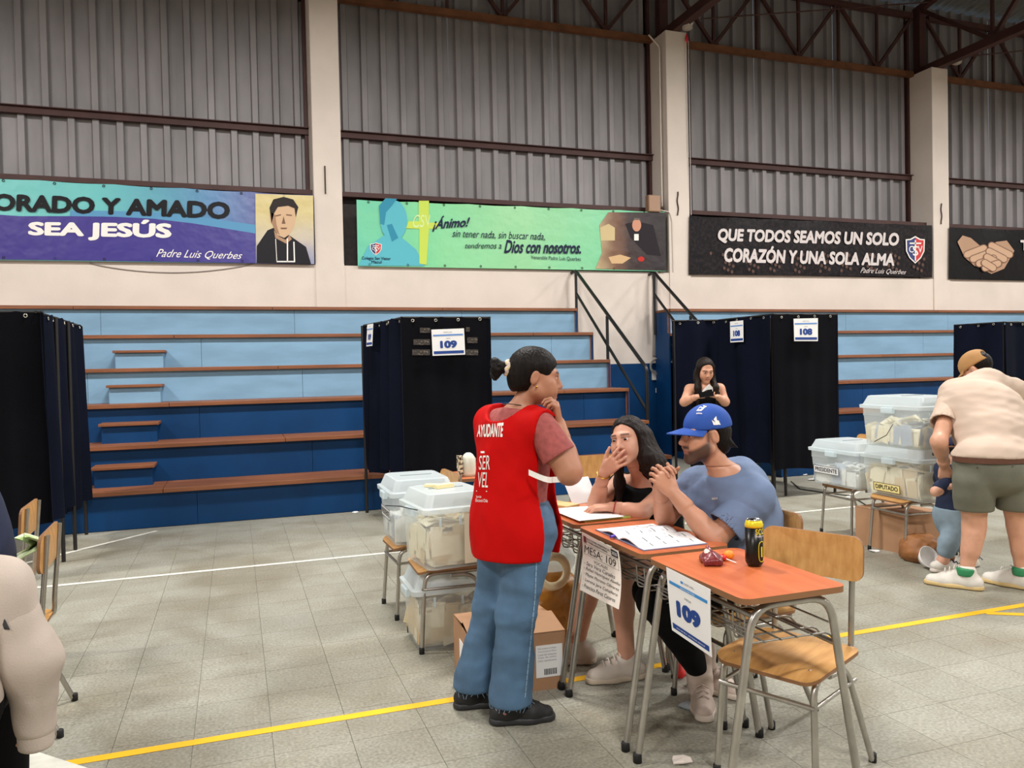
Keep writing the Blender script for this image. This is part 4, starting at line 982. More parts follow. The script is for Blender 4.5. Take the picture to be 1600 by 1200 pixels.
    cf.ell(HP(H, (0, -.115, .055)), (.052, .05, .036), A, .01, -1)
    cap = cloth('cap', cf, mat('tan suede cap', (178, 132, 80), .8, var=.15), r, B, .007)
    MB().grid(lambda u, v: HP(H, (.09*math.sin((u-.5)*2.1), -.01+(.105+.08*v*(1-.4*abs(u-.5)*2))*math.cos((u-.5)*2.1), .030-.02*v))-B, 14, 5, thick=.005).build('brim', MATS['tan suede cap'], cap)
man_bending()

# ---------------------------------------------------------------- small child in navy
def child():
    B = V3(4.72, 4.22, 0); fw = nrm(V3(.85, .35, 0)); lf = at_left(fw); J = {}
    J['neck'] = at(1494, 727, 4.22); J['shl'] = J['neck']+lf*.095-UP*.03; J['shr'] = J['neck']-lf*.095-UP*.03; J['pelvis'] = at(1490, 806, 4.22)
    J['hipl'] = J['pelvis']+lf*.05; J['hipr'] = J['pelvis']-lf*.05; J['knr'] = at(1482, 848, 4.18); J['knl'] = at(1510, 846, 4.26); J['anr'] = V3(4.66, 4.20, .075); J['anl'] = V3(4.92, 4.24, .075)
    J['elr'] = at(1462, 768, 4.14); J['wrr'] = at(1492, 758, 4.08); J['ell'] = J['shl']+V3(.08, .08, -.10); J['wrl'] = J['ell']+V3(.10, -.03, .02)
    H = J['hd'] = head_frame(at(1499, 704, 4.22), (.9, .25, -.15), s=.86)
    hands = [dict(fore=J['wrr']+(J['elr']-J['wrr'])*.2, w=J['wrr'], ws=.7, d=V3(.9, .1, .3), n=V3(0, .6, -.5), thumb=V3(0, .3, 1), curl=(.4, .5, .5, .5), s=.55), dict(fore=J['wrl'], w=J['wrl'], ws=.7, d=V3(.9, -.2, 0), n=V3(0, .2, -1), thumb=V3(0, -1, 0), curl=(.4, .4, .4, .4), s=.55)]
    r = make_person(J, B, 'small child in a navy tee, patterned cap and rolled jeans beside the bending man', skin_colors(H, (212, 160, 134), (180, 110, 104), (70, 52, 40)), .62, hands, dict(soft=.004), h=.008, hd_h=.006, legfat=.62, armfat=.72, neck=.04)
    cl = Field(); trunk(cl, J, .68, .012, 0, .02)
    for q in 'lr': a, b = J['sh'+q], J['el'+q]; cl.cone(a, a+(b-a)*.85, .045, .055, .03)
    cl.fn(folds(.008, 28, 3)); cl.cut(J['neck']+UP*.01, UP); cl.cut(J['pelvis']-UP*.01, -UP); cloth('shirt', cl, mat('navy cotton', (26, 38, 66), .85), r, B, .007)
    jf = Field(); trunk(jf, {**J, 'waist': J['pelvis']+UP*.02, 'chest': J['pelvis']+UP*.01}, .66, .012)
    for q in 'lr': jf.cone(J['hip'+q], J['kn'+q], .075, .066, .03); jf.cone(J['kn'+q], J['kn'+q]+(J['an'+q]-J['kn'+q])*.4, .064, .062, .02)
    jf.fn(folds(.010, 26, 7)); jf.cut(J['pelvis']+UP*.06, UP); cloth('jeans', jf, mat('pale denim', (138, 158, 172), .85, var=.25, vscale=8), r, B, .007)
    for q, hd in (('r', V3(-.2, -.55, 0)), ('l', V3(.5, -.5, 0))): a = J['an'+q].copy(); a[2] = 0; shoe(r, a, V3(.85, -.35, 0) if q == 'r' else V3(.9, -.1, 0), B, (MATS['white leather'], MATS['off-white leather']), .19, .038, .06, lace=mat('navy lace', (30, 36, 70), .7))
    A = [H['x'], H['y'], H['z']]; cf = Field(); cf.ell(HP(H, (0, -.014, .036)), np.array([.090, .110, .096])*.86, A, .02); cf.cut(HP(H, (0, .0, .010)), -H['z']-H['y']*.2)
    cap = cloth('cap', cf, mat('navy patterned cap', (24, 32, 70), .8, col2=(170, 176, 190), vscale=40, contrast=(.28, .36)), r, B, .006)
    MB().grid(lambda u, v: HP(H, (.088*math.sin((u-.5)*2.1), -.01+(.104+.07*v*(1-.4*abs(u-.5)*2))*math.cos((u-.5)*2.1), .018-.02*v))-B, 14, 5, thick=.005).build('brim', MATS['navy cotton'], cap)
    MB().box(at(1460, 709, 4.2)-B, (.05, .02, .02), rz=.6).build('strap', M_black, cap)
    hf = Field(); hf.ell(HP(H, (0, -.02, .02)), np.array([.078, .098, .085])*.86, A, .02); hf.cut(HP(H, (0, 0, .02)), H['z']); hf.cut(HP(H, (0, .0, 0)), H['y']); hf.cut(HP(H, (0, 0, -.06)), -H['z']); cloth('hair', hf, M_hair, r, B, .007)
child()

# ---------------------------------------------------------------- two seated people cut by the left edge
def seated_left(B, label, shirt, trousers, near, hood):
    fw = V3(0, 1, 0) if near else V3(-1, 0, 0); lf = at_left(fw); B = np.array(B); J = {}
    J['pelvis'] = B+V3(0, 0, .55); J['neck'] = B+fw*(.10 if near else .02)+V3(0, 0, .94 if near else 1.04); J['shl'] = J['neck']+lf*.19-UP*.07; J['shr'] = J['neck']-lf*.19-UP*.07
    J['hipl'] = J['pelvis']+lf*.1; J['hipr'] = J['pelvis']-lf*.1
    for q, sg in (('l', 1), ('r', -1)):
        J['kn'+q] = B+lf*.12*sg+fw*.44+V3(0, 0, .53); J['an'+q] = B+lf*.12*sg+fw*.42+V3(0, 0, .09)
        J['el'+q] = J['sh'+q]+fw*.10+lf*.03*sg-UP*.25; J['wr'+q] = J['el'+q]+fw*.22-lf*.03*sg
    if near: J['elr'] = J['shr']+V3(.085, -.02, -.22); J['wrr'] = J['elr']+V3(.0, .03, -.145)
    H = J['hd'] = head_frame(J['neck']+fw*.04+V3(0, 0, .20), fw)
    r = make_person(J, B, label, skin_colors(H, (200, 150, 122)), 1.1, [dict(fore=J['wr'+q]+(J['el'+q]-J['wr'+q])*.2, w=J['wr'+q], d=J['wr'+q]-J['el'+q], n=V3(-1, 0, 0) if near and q == 'r' else V3(0, 0, -1), thumb=V3(0, 1, 0) if near and q == 'r' else -lf*(1 if q == 'l' else -1), curl=(.4, .45, .5, .5), s=1.0) for q in 'lr'], {}, h=.012, hd_h=.006)
    cl = Field(); trunk(cl, J, 1.2, .03, 0, .03)
    for q in ('l' if near else 'lr'): cl.cone(J['sh'+q], J['el'+q], .085, .072, .05); cl.cone(J['el'+q], J['wr'+q], .072, .052, .03)
    if near: cl.cone(J['shr'], J['shr']+(J['elr']-J['shr'])*.4, .085, .080, .05)
    if hood: cl.ell(J['neck']-fw*.09+UP*.02, (.12, .07, .09), None, .05); cl.ell(J['neck']-fw*.08+UP*.01, (.11, .06, .07), None, .05)
    cl.fn(folds(.018, 14, 21)); cl.cut(J['neck']+UP*.05, UP); cl.cut(J['pelvis']-UP*.06, -UP)
    sh = cloth('hoodie' if hood else 'shirt', cl, shirt, r, B, .010)
    if near:
        g = Field(); g.cone(J['shr']-UP*.01, J['elr'], .088, .078, .03); g.cone(J['elr'], J['wrr']-UP*.06, .078, .060, .05); g.fn(folds(.013, 24, 3, UP, .5)); g.cut(J['wrr']-UP*.10, -UP); sl = cloth('sleeve', g, shirt, r, B, .009)
        g = Field(); g.cone(J['wrr']-UP*.06, J['wrr']-UP*.12, .052, .050, .01); g.cut(J['wrr']-UP*.14, -UP); cloth('cuff', g, shirt, r, B, .008)
        th = bvh_of(sl); decal_poly([[(-30, 915), (6, 921), (9, 938), (3, 947), (-30, 950)], [(-30, 955), (8, 968), (16, 984), (-30, 984)]], th, mat('dark sleeve print', (52, 50, 54), .8), sh, B, 'print', .006)
    jf = Field(); trunk(jf, {**J, 'waist': J['pelvis']+UP*.03, 'chest': J['pelvis']+UP*.02}, 1.15, .01)
    for q in 'lr': jf.cone(J['hip'+q], J['kn'+q], .105, .08, .05); jf.cone(J['kn'+q], J['an'+q], .075, .06, .03)
    jf.cut(J['pelvis']+UP*.08, UP); cloth('trousers', jf, trousers, r, B, .012)
    for q in 'lr': a = J['an'+q].copy(); a[2] = 0; shoe(r, a, fw, B, (M_black, M_black), .28, .05, .08)
    hf = Field(); A = [H['x'], H['y'], H['z']]; hf.ell(HP(H, (0, -.018, .036)), (.084, .104, .094), A, .02); hf.cut(HP(H, (0, .05, .03)), H['y']*.9-H['z']*.4); hf.cut(HP(H, (0, 0, -.06)), -H['z']); cloth('hair', hf, M_hair, r, B, .009)
    return r
seated_left((-.88, 2.64, 0), 'person in a pale cream hoodie seated at the left edge, in front', mat('cream fleece', (184, 170, 158), .9, var=.08, vscale=6, bump=.12, bscale=180), mat('black cotton', (14, 14, 16), .85, spec=.12), True, True)
seated_left((-1.07, 3.85, 0), 'person in navy seated behind the hoodie wearer at the left edge', mat('navy knit', (22, 32, 60), .85), MATS['black cotton'], False, False)
# ================================================================ school furniture
M_tube = mat('worn chrome tube', (182, 178, 170), .30, .85, var=.2, vscale=12)
M_rub = mat('black rubber foot', (22, 21, 20), .7)
M_ply = mat('beech plywood', (208, 158, 96), .42, col2=(190, 138, 78), vscale=7, stretch=(6, .7, 2), coat=.15)
M_edge = mat('plywood edge', (132, 92, 58), .6)
M_top = mat('orange laminate', (202, 110, 64), .38, col2=(188, 96, 54), vscale=5, stretch=(.6, 5, 2), coat=.1)
M_screw = mat('zinc screw', (190, 188, 184), .3, .9)
def rrect(w, d, r, n=5, bow=0.0):
    pts = []
    for cx, cy, a0 in ((w/2-r, d/2-r, 0), (-w/2+r, d/2-r, 90), (-w/2+r, -d/2+r, 180), (w/2-r, -d/2+r, 270)):
        for k in range(n+1):
            a = math.radians(a0+90*k/n); pts.append((cx+r*math.cos(a), cy+r*math.sin(a)))
    return pts
def make_chair():
    """faces +y; origin on the floor under the seat"""
    e = empty('school_chair')
    def leg_(name, pts, r=.0115):
        o = MB().tube(bent(pts, .06), r, 9).build(name, M_tube, e); f = pts[-1] if pts[-1][2] < pts[0][2] else pts[0]
        MB().lathe([(.0145, 0), (.0145, .03), (.012, .034)], 10, (f[0], f[1], 0)).build('foot_cap', M_rub, o)
    for s in (-1, 1):
        leg_('front_leg', [(.165*s, -.17, .415), (.168*s, .165, .415), (.185*s, .195, .0)])
        leg_('rear_leg', [(.160*s, .02, .395), (.172*s, -.10, .395), (.20*s, -.265, 0)])
        MB().tube(bent([(.150*s, .02, .425), (.150*s, -.205, .425), (.150*s, -.205, .50), (.150*s, -.235, .84)], .05), .011, 9).build('back_upright', M_tube, e)
        MB().tube([(.176*s, .175, .335), (.180*s, -.16, .335)], .008, 7).build('side_stretcher', M_tube, e)
    MB().tube([(-.178, .178, .335), (.178, .178, .335)], .009, 7).build('front_stretcher', M_tube, e)
    MB().tube([(-.165, -.02, .40), (.165, -.02, .40)], .009, 7).build('seat_rail', M_tube, e)
    poly = rrect(.39, .40, .055)
    def plate(poly, zf, th, name, m, par):
        n = len(poly); rings = []; vs = []; fs = []
        S = (1.0, .8, .55, .28)
        for z in (0, 1):
            for sc in S:
                for x, y in poly: vs.append((x*sc, y*sc, zf(x*sc, y*sc)-(0 if z == 0 else th)))
        m_ = len(S)*n
        for i in range(len(S)-1):
            for k in range(n):
                a, b = i*n+k, i*n+(k+1) % n; fs.append((a, b, b+n, a+n)); fs.append((m_+a+n, m_+b+n, m_+b, m_+a))
        fs.append(tuple((len(S)-1)*n+k for k in range(n))); fs.append(tuple(m_+(len(S)-1)*n+k for k in range(n-1, -1, -1)))
        mb = MB().add(vs, fs, 0, True); mb.add(vs[:n]+vs[m_:m_+n], [(k, n+k, n+(k+1) % n, (k+1) % n) for k in range(n)], 1)
        return mb.build(name, [m, M_edge], par)
    seat = plate(poly, lambda x, y: .444-.010*math.exp(-((y+.06)/.12)**2)*(1-(x/.2)**2)-max(0, y-.12)**2*3.2, .013, 'seat', M_ply, e)
    bp = rrect(.395, .165, .04); n = len(bp); vs = []; S = (1.0, .7, .35)
    def bk(x, z, o): return (x, -.222-.06*(z-0)-.020*(1-(x/.2)**2)+.008+o, .765+z)
    for o in (.013, 0):
        for sc in S: vs += [bk(x*sc, z*sc, o) for x, z in bp]
    fs = []; m_ = len(S)*n
    for i in range(len(S)-1):
        for k in range(n):
            a, b = i*n+k, i*n+(k+1) % n; fs.append((a+n, b+n, b, a)); fs.append((m_+a, m_+b, m_+b+n, m_+a+n))
    fs.append(tuple((len(S)-1)*n+k for k in range(n-1, -1, -1))); fs.append(tuple(m_+(len(S)-1)*n+k for k in range(n)))
    mb = MB().add(vs, fs, 0, True); mb.add(vs[:n]+vs[m_:m_+n], [((k+1) % n, n+(k+1) % n, n+k, k) for k in range(n)], 1)
    br = mb.build('backrest', [M_ply, M_edge], e)
    for sx, sz in ((-.145, .05), (.145, .05), (.145, -.05), (-.145, -.05)):
        p = bk(sx, sz, 0); MB().lathe([(.005, 0), (.005, .002), (.002, .004)], 8, (p[0], p[1]-.001, p[2]), M=((1, 0, 0), (0, 0, -1), (0, 1, 0))).build('screw', M_screw, br)
    for sx, sy in ((-.14, .13), (.14, .13)):
        MB().lathe([(.005, 0), (.005, .001), (0, .002)], 8, (sx, sy, .4435)).build('screw', M_screw, seat)
    return e
chair0 = make_chair(); chair_used = [False]
def chair(x, y, deg, label):
    o = copy_tree(chair0) if chair_used[0] else chair0; chair_used[0] = True
    o.location = (x, y, 0); o.rotation_euler = (0, 0, math.radians(deg)); return tag(o, label, 'chair', 'plywood and tube school chairs')
chair(1.885, 2.375, 116, 'empty plywood school chair in the foreground, tucked behind the nearest desk')
chair(2.045, 2.935, 92, 'plywood school chair the man in the blue cap sits on')
chair(2.13, 3.60, 100, 'plywood school chair the girl in black sits on')
chair(1.095, 4.245, 88, 'plywood school chair holding the open-lidded box of cream ballots, left group')
chair(1.07, 4.87, 92, 'plywood school chair holding the bluish box, furthest of the left group')
chair(5.02, 5.42, 88, 'plywood school chair under the box labelled presidente, right group')
chair(4.90, 4.74, 88, 'plywood school chair under the two stacked boxes, right group')
p = atz(915, 714, .84); chair(p[0]+.02, p[1]-.2, 176, 'plywood school chair behind the girl and beside the red vest')
chair(-1.0, 3.90, 92, 'plywood school chair at the left edge behind the hoodie, nearer one')
chair(-1.25, 4.72, 92, 'plywood school chair at the left edge, further one by the booth')
chair(-.92, 2.70, -70, 'plywood school chair under the person in the cream hoodie')

DZ = .765
def make_desk():
    """sitter's side is -y, front edge +y; width along x"""
    e = empty('school_desk')
    poly = rrect(.605, .405, .035); n = len(poly)
    mb = MB(); a = [(x, y, DZ) for x, y in poly]; b = [(x, y, DZ-.020) for x, y in poly]
    mb.add(a, [tuple(range(n))], 0); mb.add(b, [tuple(range(n-1, -1, -1))], 1); mb.add(a+b, [(k, n+k, n+(k+1) % n, (k+1) % n) for k in range(n)], 1)
    mb.build('desk_top', [M_top, M_edge], e)
    for s in (-1, 1):
        pts = bent([(.275*s, .275, 0), (.275*s, .150, DZ-.035), (.275*s, -.150, DZ-.035), (.275*s, -.275, 0)], .085, 7)
        o = MB().tube(pts, .0135, 10).build('leg_frame', M_tube, e)
        for y in (.275, -.275): MB().lathe([(.017, 0), (.017, .032), (.014, .036)], 10, (.275*s, y, 0)).build('foot_cap', M_rub, o)
    MB().tube([(-.275, -.185, .565), (.275, -.185, .565)], .010, 8).build('rear_rail', M_tube, e)
    MB().tube([(-.275, .150, .70), (.275, .150, .70)], .009, 8).build('front_rail', M_tube, e)
    k = MB()
    for i in range(6):
        y = .165-.062*i; z = .61 if 0 < i < 5 else .645
        k.tube([(-.275, y, z), (.275, y, z)], .0035, 6)
    for z in (.66, .635): k.tube([(-.275, .172, z), (.275, .172, z)], .0035, 6)
    for x in (-.262, -.20, -.07, .07, .20, .262): k.tube(bent([(x, .172, .70), (x, .168, .61), (x, -.15, .606), (x, -.185, .57)], .02), .0035, 6)
    bk = k.build('wire_basket', mat('grey wire', (150, 146, 138), .4, .7), e); bk['kind'] = 'stuff'
    return e
d1 = make_desk(); d2 = copy_tree(d1); d3 = copy_tree(d1); d4 = copy_tree(d1)
DX = 1.672; DESKS = [(d1, 2.358, 'orange school desk nearest the camera with a 109 sign hung on its front'), (d2, 3.004, 'orange school desk with the open register and the handwritten list on its front'), (d3, 3.640, 'orange school desk furthest back, in front of the girl, covered with papers')]
tag(d4, 'orange school desk hidden behind the red vest, holding a pale bottle', 'desk', 'school desks pushed into a row').location = (1.70, 5.27, 0)
for o, y, lb in DESKS:
    o.location = (DX, y, 0); o.rotation_euler = (0, 0, PI/2); tag(o, lb, 'desk', 'school desks pushed into a row')

# ---------------------------------------------------------------- voting booths of dark cloth
M_cloth = mat('black booth cloth', (13, 13, 18), .9, spec=.08, var=.25, vscale=2.5, bump=.12, bscale=160)
M_navy = mat('navy booth cloth', (12, 17, 32), .9, spec=.08, var=.25, vscale=2.5, bump=.12, bscale=160)
M_leg = mat('dark steel leg', (40, 37, 36), .5, .4)
M_eyelet = mat('metal eyelet', (200, 196, 186), .3, .9)
def booth(label, panels, legs, ztop, loc):
    """panels: (x0,y0,x1,y1,zbottom,cloth,waves)"""
    loc = np.array((loc[0], loc[1], 0.0)); e = empty('voting_booth', loc, label=label, cat='voting booth', group='cloth voting booths')
    for i, (xa, ya, xb, yb, zb, m, wv) in enumerate(panels):
        a, b = V3(xa, ya, 0)-loc, V3(xb, yb, 0)-loc; t = b-a; L_ = np.linalg.norm(t); t /= L_; nn = V3(t[1], -t[0], 0); ph = i*1.7
        def fn(u, v, a=a, t=t, L_=L_, nn=nn, wv=wv, zb=zb, ph=ph):
            w = (.014+.022*v)*math.sin(u*L_*wv+ph+.5*math.sin(3*v+ph))*wv/9+.008*math.sin(u*L_*31+ph*2)*v
            sag = -.018*abs(math.sin(u*L_*PI/.19))*(1-v)**6
            return a+t*(u*L_)+nn*w+UP*(ztop+sag+(zb+.012*math.sin(u*7+ph)-ztop)*v)
        cu = MB().grid(lambda u, v: fn(1-u, v), max(14, int(L_*46)), 22, thick=.004).build('curtain', m, e)
        for q in range(max(2, int(L_/.19))):
            u = (q+.5)/max(2, int(L_/.19)); p = fn(u, .014)+nn*.006
            ring = [p+.012*(math.cos(x)*t+math.sin(x)*UP) for x in np.linspace(0, 2*PI, 13)[:-1]]
            MB().tube(ring, .0035, 5, closed=True).build('eyelet', M_eyelet, cu)
        MB().tube([a+UP*(ztop-.008)-nn*.012, b+UP*(ztop-.008)-nn*.012], .011, 7).build('top_rail', M_leg, e)
    for x, y in legs: MB().tube([(x-loc[0], y-loc[1], 0), (x-loc[0], y-loc[1], ztop-.01)], .016, 8).build('leg', M_leg, e)
    return e
booth('dark cloth voting booth 109 standing before the left bleacher', [(1.44, 7.10, 2.30, 7.10, .54, M_cloth, 5), (1.385, 7.72, 1.44, 7.12, .53, M_navy, 17), (1.285, 8.34, 1.375, 7.76, .46, M_navy, 15), (2.30, 7.10, 2.32, 8.34, .53, M_navy, 12)], [(1.46, 7.13), (2.28, 7.13), (1.285, 8.37), (2.30, 8.37)], 1.99, (1.85, 7.7))
booth('dark cloth voting booth 108 behind the man in the cap', [(5.58, 7.20, 6.47, 7.20, .31, M_cloth, 4), (5.545, 8.15, 5.58, 7.22, .36, M_navy, 13), (4.99, 8.32, 5.60, 8.17, .45, M_navy, 16), (6.47, 7.20, 6.47, 8.15, .31, M_navy, 9)], [(5.61, 7.25), (6.44, 7.25), (5.80, 7.30), (5.95, 7.72), (5.57, 8.12), (5.02, 8.33), (6.44, 8.12)], 2.035, (6.0, 7.7))
booth('dark cloth voting booth cut by the left edge of the picture', [(-2.45, 6.68, -1.33, 6.68, .41, M_cloth, 9), (-1.36, 6.66, -1.36, 7.62, .40, M_navy, 15), (-1.365, 7.58, -1.37, 8.42, .34, M_navy, 13)], [(-1.355, 7.25), (-1.345, 7.69), (-1.375, 8.42), (-2.40, 6.72), (-1.60, 6.75)], 2.0, (-1.9, 7.4))
booth('dark cloth voting booth at the right edge behind the bending man', [(9.16, 8.04, 9.24, 7.38, .4, M_navy, 13), (9.24, 7.36, 10.1, 7.36, .4, M_navy, 10), (10.1, 7.36, 10.1, 8.1, .4, M_navy, 9)], [(9.18, 8.02), (9.26, 7.4), (10.08, 7.4), (10.08, 8.05)], 1.955, (9.6, 7.7))

# ---------------------------------------------------------------- printed number sheets
M_paper = mat('white paper', (238, 237, 236), .7); M_pblue = mat('print blue', (20, 62, 138), .6); M_lb = mat('print sky blue', (56, 140, 206), .6); M_ink = mat('black ink', (30, 29, 32), .7); M_grey = mat('grey ink', (120, 124, 132), .7)
def lerp(q, u, v): return quad_map(np.array([[u, v]]), q)[0]
def subq(q, u0, v0, u1, v1): return [lerp(q, u0, v0), lerp(q, u1, v0), lerp(q, u1, v1), lerp(q, u0, v1)]
def sheet(name, q, label, cat, grp=None, m=None, bow=0.0, wn=None, nu=6, nv=8):
    q = [np.array(p, float) for p in q]; base = (q[0]+q[1])/2; nn = nrm(np.cross(q[1]-q[0], q[3]-q[0]))
    def fn(u, v): return lerp(q, u, v)-base+nn*bow*(1-v)**2*(1+.4*u)
    mb = MB().grid(fn, nu, nv, thick=.0008); o = mb.build(name, m or M_paper, None, base); tag(o, label, cat, grp)
    def put(u0, v0, u1, v1, mt, nm='printed_band'):
        return MB().grid(lambda u, v: fn(u0+(u1-u0)*u, v0+(v1-v0)*v)+nn*.0012, nu, 3).build(nm, mt, o)
    def txt(s, u0, v0, u1, v1, mt, w=0.0, sh=0.0, nm='lettering'):
        uv, f, _ = text_geo(s, w, sh); P = [fn(u0+(u1-u0)*a, v0+(v1-v0)*b)+nn*(.0014+.00005*k) for (a, b), k in zip(uv, STEP[0])]
        return MB().add(P, f).build(nm, mt, o)
    return o, put, txt
def number_sheet(q, num, label, bow=0.0, portrait=False):
    o, put, txt = sheet('number_sheet', q, label, 'sign', 'printed number sheets', bow=bow)
    if portrait:
        put(.06, .765, .94, .815, M_lb); put(.05, .06, .95, .145, M_pblue); txt(num, .20, .30, .78, .56, M_pblue, .13); txt('MESA', .42, .63, .58, .665, M_grey); txt('SERVICIO ELECTORAL', .33, .778, .67, .800, M_paper); txt('SERVEL', .42, .865, .66, .895, M_grey); txt('www.servel.cl  informacion electoral', .15, .09, .85, .115, M_paper)
        put(.34, .862, .40, .90, M_lb, 'printed_emblem')
    else:
        put(.04, .74, .96, .80, mat('print mid blue', (92, 140, 206), .6)); put(.04, .06, .96, .17, M_pblue); txt(num, .24, .27, .76, .56, M_pblue, .12); txt('MESA', .43, .62, .57, .66, M_grey); txt('SERVEL', .36, .86, .64, .90, M_grey)
    return o
Yc = 7.055
number_sheet([at(676, 556, Yc), at(727, 554, Yc), at(725, 513, Yc), at(674, 515, Yc)], '109', 'white 109 number sheet on the wide front of the booth left of the vest')
q = [V3(1.255, 7.98, 1.75), V3(1.285, 7.80, 1.75), V3(1.30, 7.80, 1.97), V3(1.27, 7.98, 1.97)]
number_sheet([p+V3(.005, 0, 0) for p in q], '109', 'white 109 number sheet on the narrow side of the booth left of the vest')
Yc = 7.15
number_sheet([at(1241, 533, Yc), at(1278, 533, Yc), at(1278, 497, Yc), at(1240, 498, Yc)], '108', 'white 108 number sheet on the wide front of the booth behind the cap')
q = [V3(5.505, 7.88, 1.745), V3(5.515, 7.64, 1.745), V3(5.515, 7.64, 1.99), V3(5.505, 7.88, 1.99)]
number_sheet(q, '108', 'white 108 number sheet on the side curtain above the phone woman')
xs = DX-.2025-.016
def onX(x, y, X): d = cF+cR*(x-800)/FPX+cU*(600-y)/FPX; return V3(0, 0, EYE)+d*(X/d[0])
a, b, c2, d = onX(1047, 985, xs), onX(1108, 1028, xs), onX(1110, 921, xs), onX(1041, 886, xs)
number_sheet([a, b, c2, d], '109', 'portrait sheet printed 109 hanging from the nearest desk', bow=-.008, portrait=True)
a, b, c2, d = onX(917, 920, xs), onX(984, 950, xs), onX(966, 861, xs), onX(909, 831, xs)
o, put, txt = sheet('handwritten_list', [a, b, c2, d], 'sheet with handwritten mesa 109 list hanging from the middle desk', 'sign', m=mat('greyish paper', (226, 216, 204), .75), bow=.035)
put(.04, .84, .13, .95, mat('dark red print', (110, 40, 44), .7)); put(.80, .85, .97, .97, M_ink); txt('2025', .82, .88, .95, .94, M_paper, .02)
txt('ELECCIONES PRESIDENCIAL', .15, .905, .78, .94, M_ink, .01); txt('Y PARLAMENTARIAS', .15, .855, .70, .89, M_ink, .01)
for uu in ((.04, .635, .96, .64), (.04, .82, .96, .825), (.04, .635, .045, .825), (.955, .635, .96, .825)): put(*uu, M_ink, 'printed_rule')
txt('MESA: 109', .06, .665, .90, .80, M_ink, 0, .1); txt('VOCALES', .32, .55, .68, .60, M_ink, 0, .1)
for i, (s_, w_) in enumerate((('- Sara Vera Canales', .80), ('- Rafael Henriquez Abello', .92), ('- Mayte Moreno Olivares', .90), ('- Lorena Jara Caballero', .88), ('- Francisca Perez Caceres', .84))):
    v = .46-.095*i; txt(s_, .06, v, .06+w_, v+.065, M_ink, 0, .2)
# clear tape strips on the front of booth 109
M_tape = mat('clear glossy tape', (54, 50, 48), .08, col2=(120, 110, 96), vscale=45, contrast=(.34, .44), coat=.6)
for i, (x0, y0, x1, y1) in enumerate(((656, 512, 672, 520), (646, 530, 672, 539), (644, 546, 672, 555), (728, 511, 734, 518), (730, 527, 746, 536), (728, 546, 747, 555))):
    q = [at(x0, y1, 7.06), at(x1, y1, 7.06), at(x1, y0, 7.06), at(x0, y0, 7.06)]; b = (q[0]+q[1])/2
    o = MB().grid(lambda u, v: lerp(q, u, v)-b+V3(0, -.003*math.sin(u*9), 0), 6, 2, thick=.0008).build('clear_tape', M_tape, None, b)
    tag(o, 'strip of clear shiny tape beside the 109 sheet on booth front, %s' % ('upper left', 'middle left', 'lower left', 'upper right', 'middle right', 'lower right')[i], 'tape', 'tape strips on booth 109')

# ---------------------------------------------------------------- ballot boxes
def plastic(name, tint, a):
    m = bpy.data.materials.new(name); m.use_nodes = True; nt = m.node_tree; L = nt.links.new; b = nt.nodes['Principled BSDF']; out = nt.nodes['Material Output']
    b.inputs['Base Color'].default_value = lin(tint); b.inputs['Roughness'].default_value = .25
    t = nt.nodes.new('ShaderNodeBsdfTransparent'); t.inputs[0].default_value = (.97, .98, .98, 1); mx = nt.nodes.new('ShaderNodeMixShader'); mx.inputs[0].default_value = a
    tr = nt.nodes.new('ShaderNodeBsdfTranslucent'); tr.inputs[0].default_value = lin(tint); m2 = nt.nodes.new('ShaderNodeMixShader'); m2.inputs[0].default_value = .4
    L(b.outputs[0], m2.inputs[1]); L(tr.outputs[0], m2.inputs[2]); L(t.outputs[0], mx.inputs[1]); L(m2.outputs[0], mx.inputs[2]); L(mx.outputs[0], out.inputs[0]); return m
M_pl = plastic('frosted clear plastic', (232, 238, 238), .42); M_lid = plastic('frosted lid plastic', (232, 242, 246), .72)
M_bal = [mat('cream ballot paper', (246, 234, 202), .8), mat('tan ballot paper', (220, 194, 150), .8), mat('white ballot paper', (236, 234, 228), .8), mat('grey-blue ballot', (176, 184, 196), .8)]
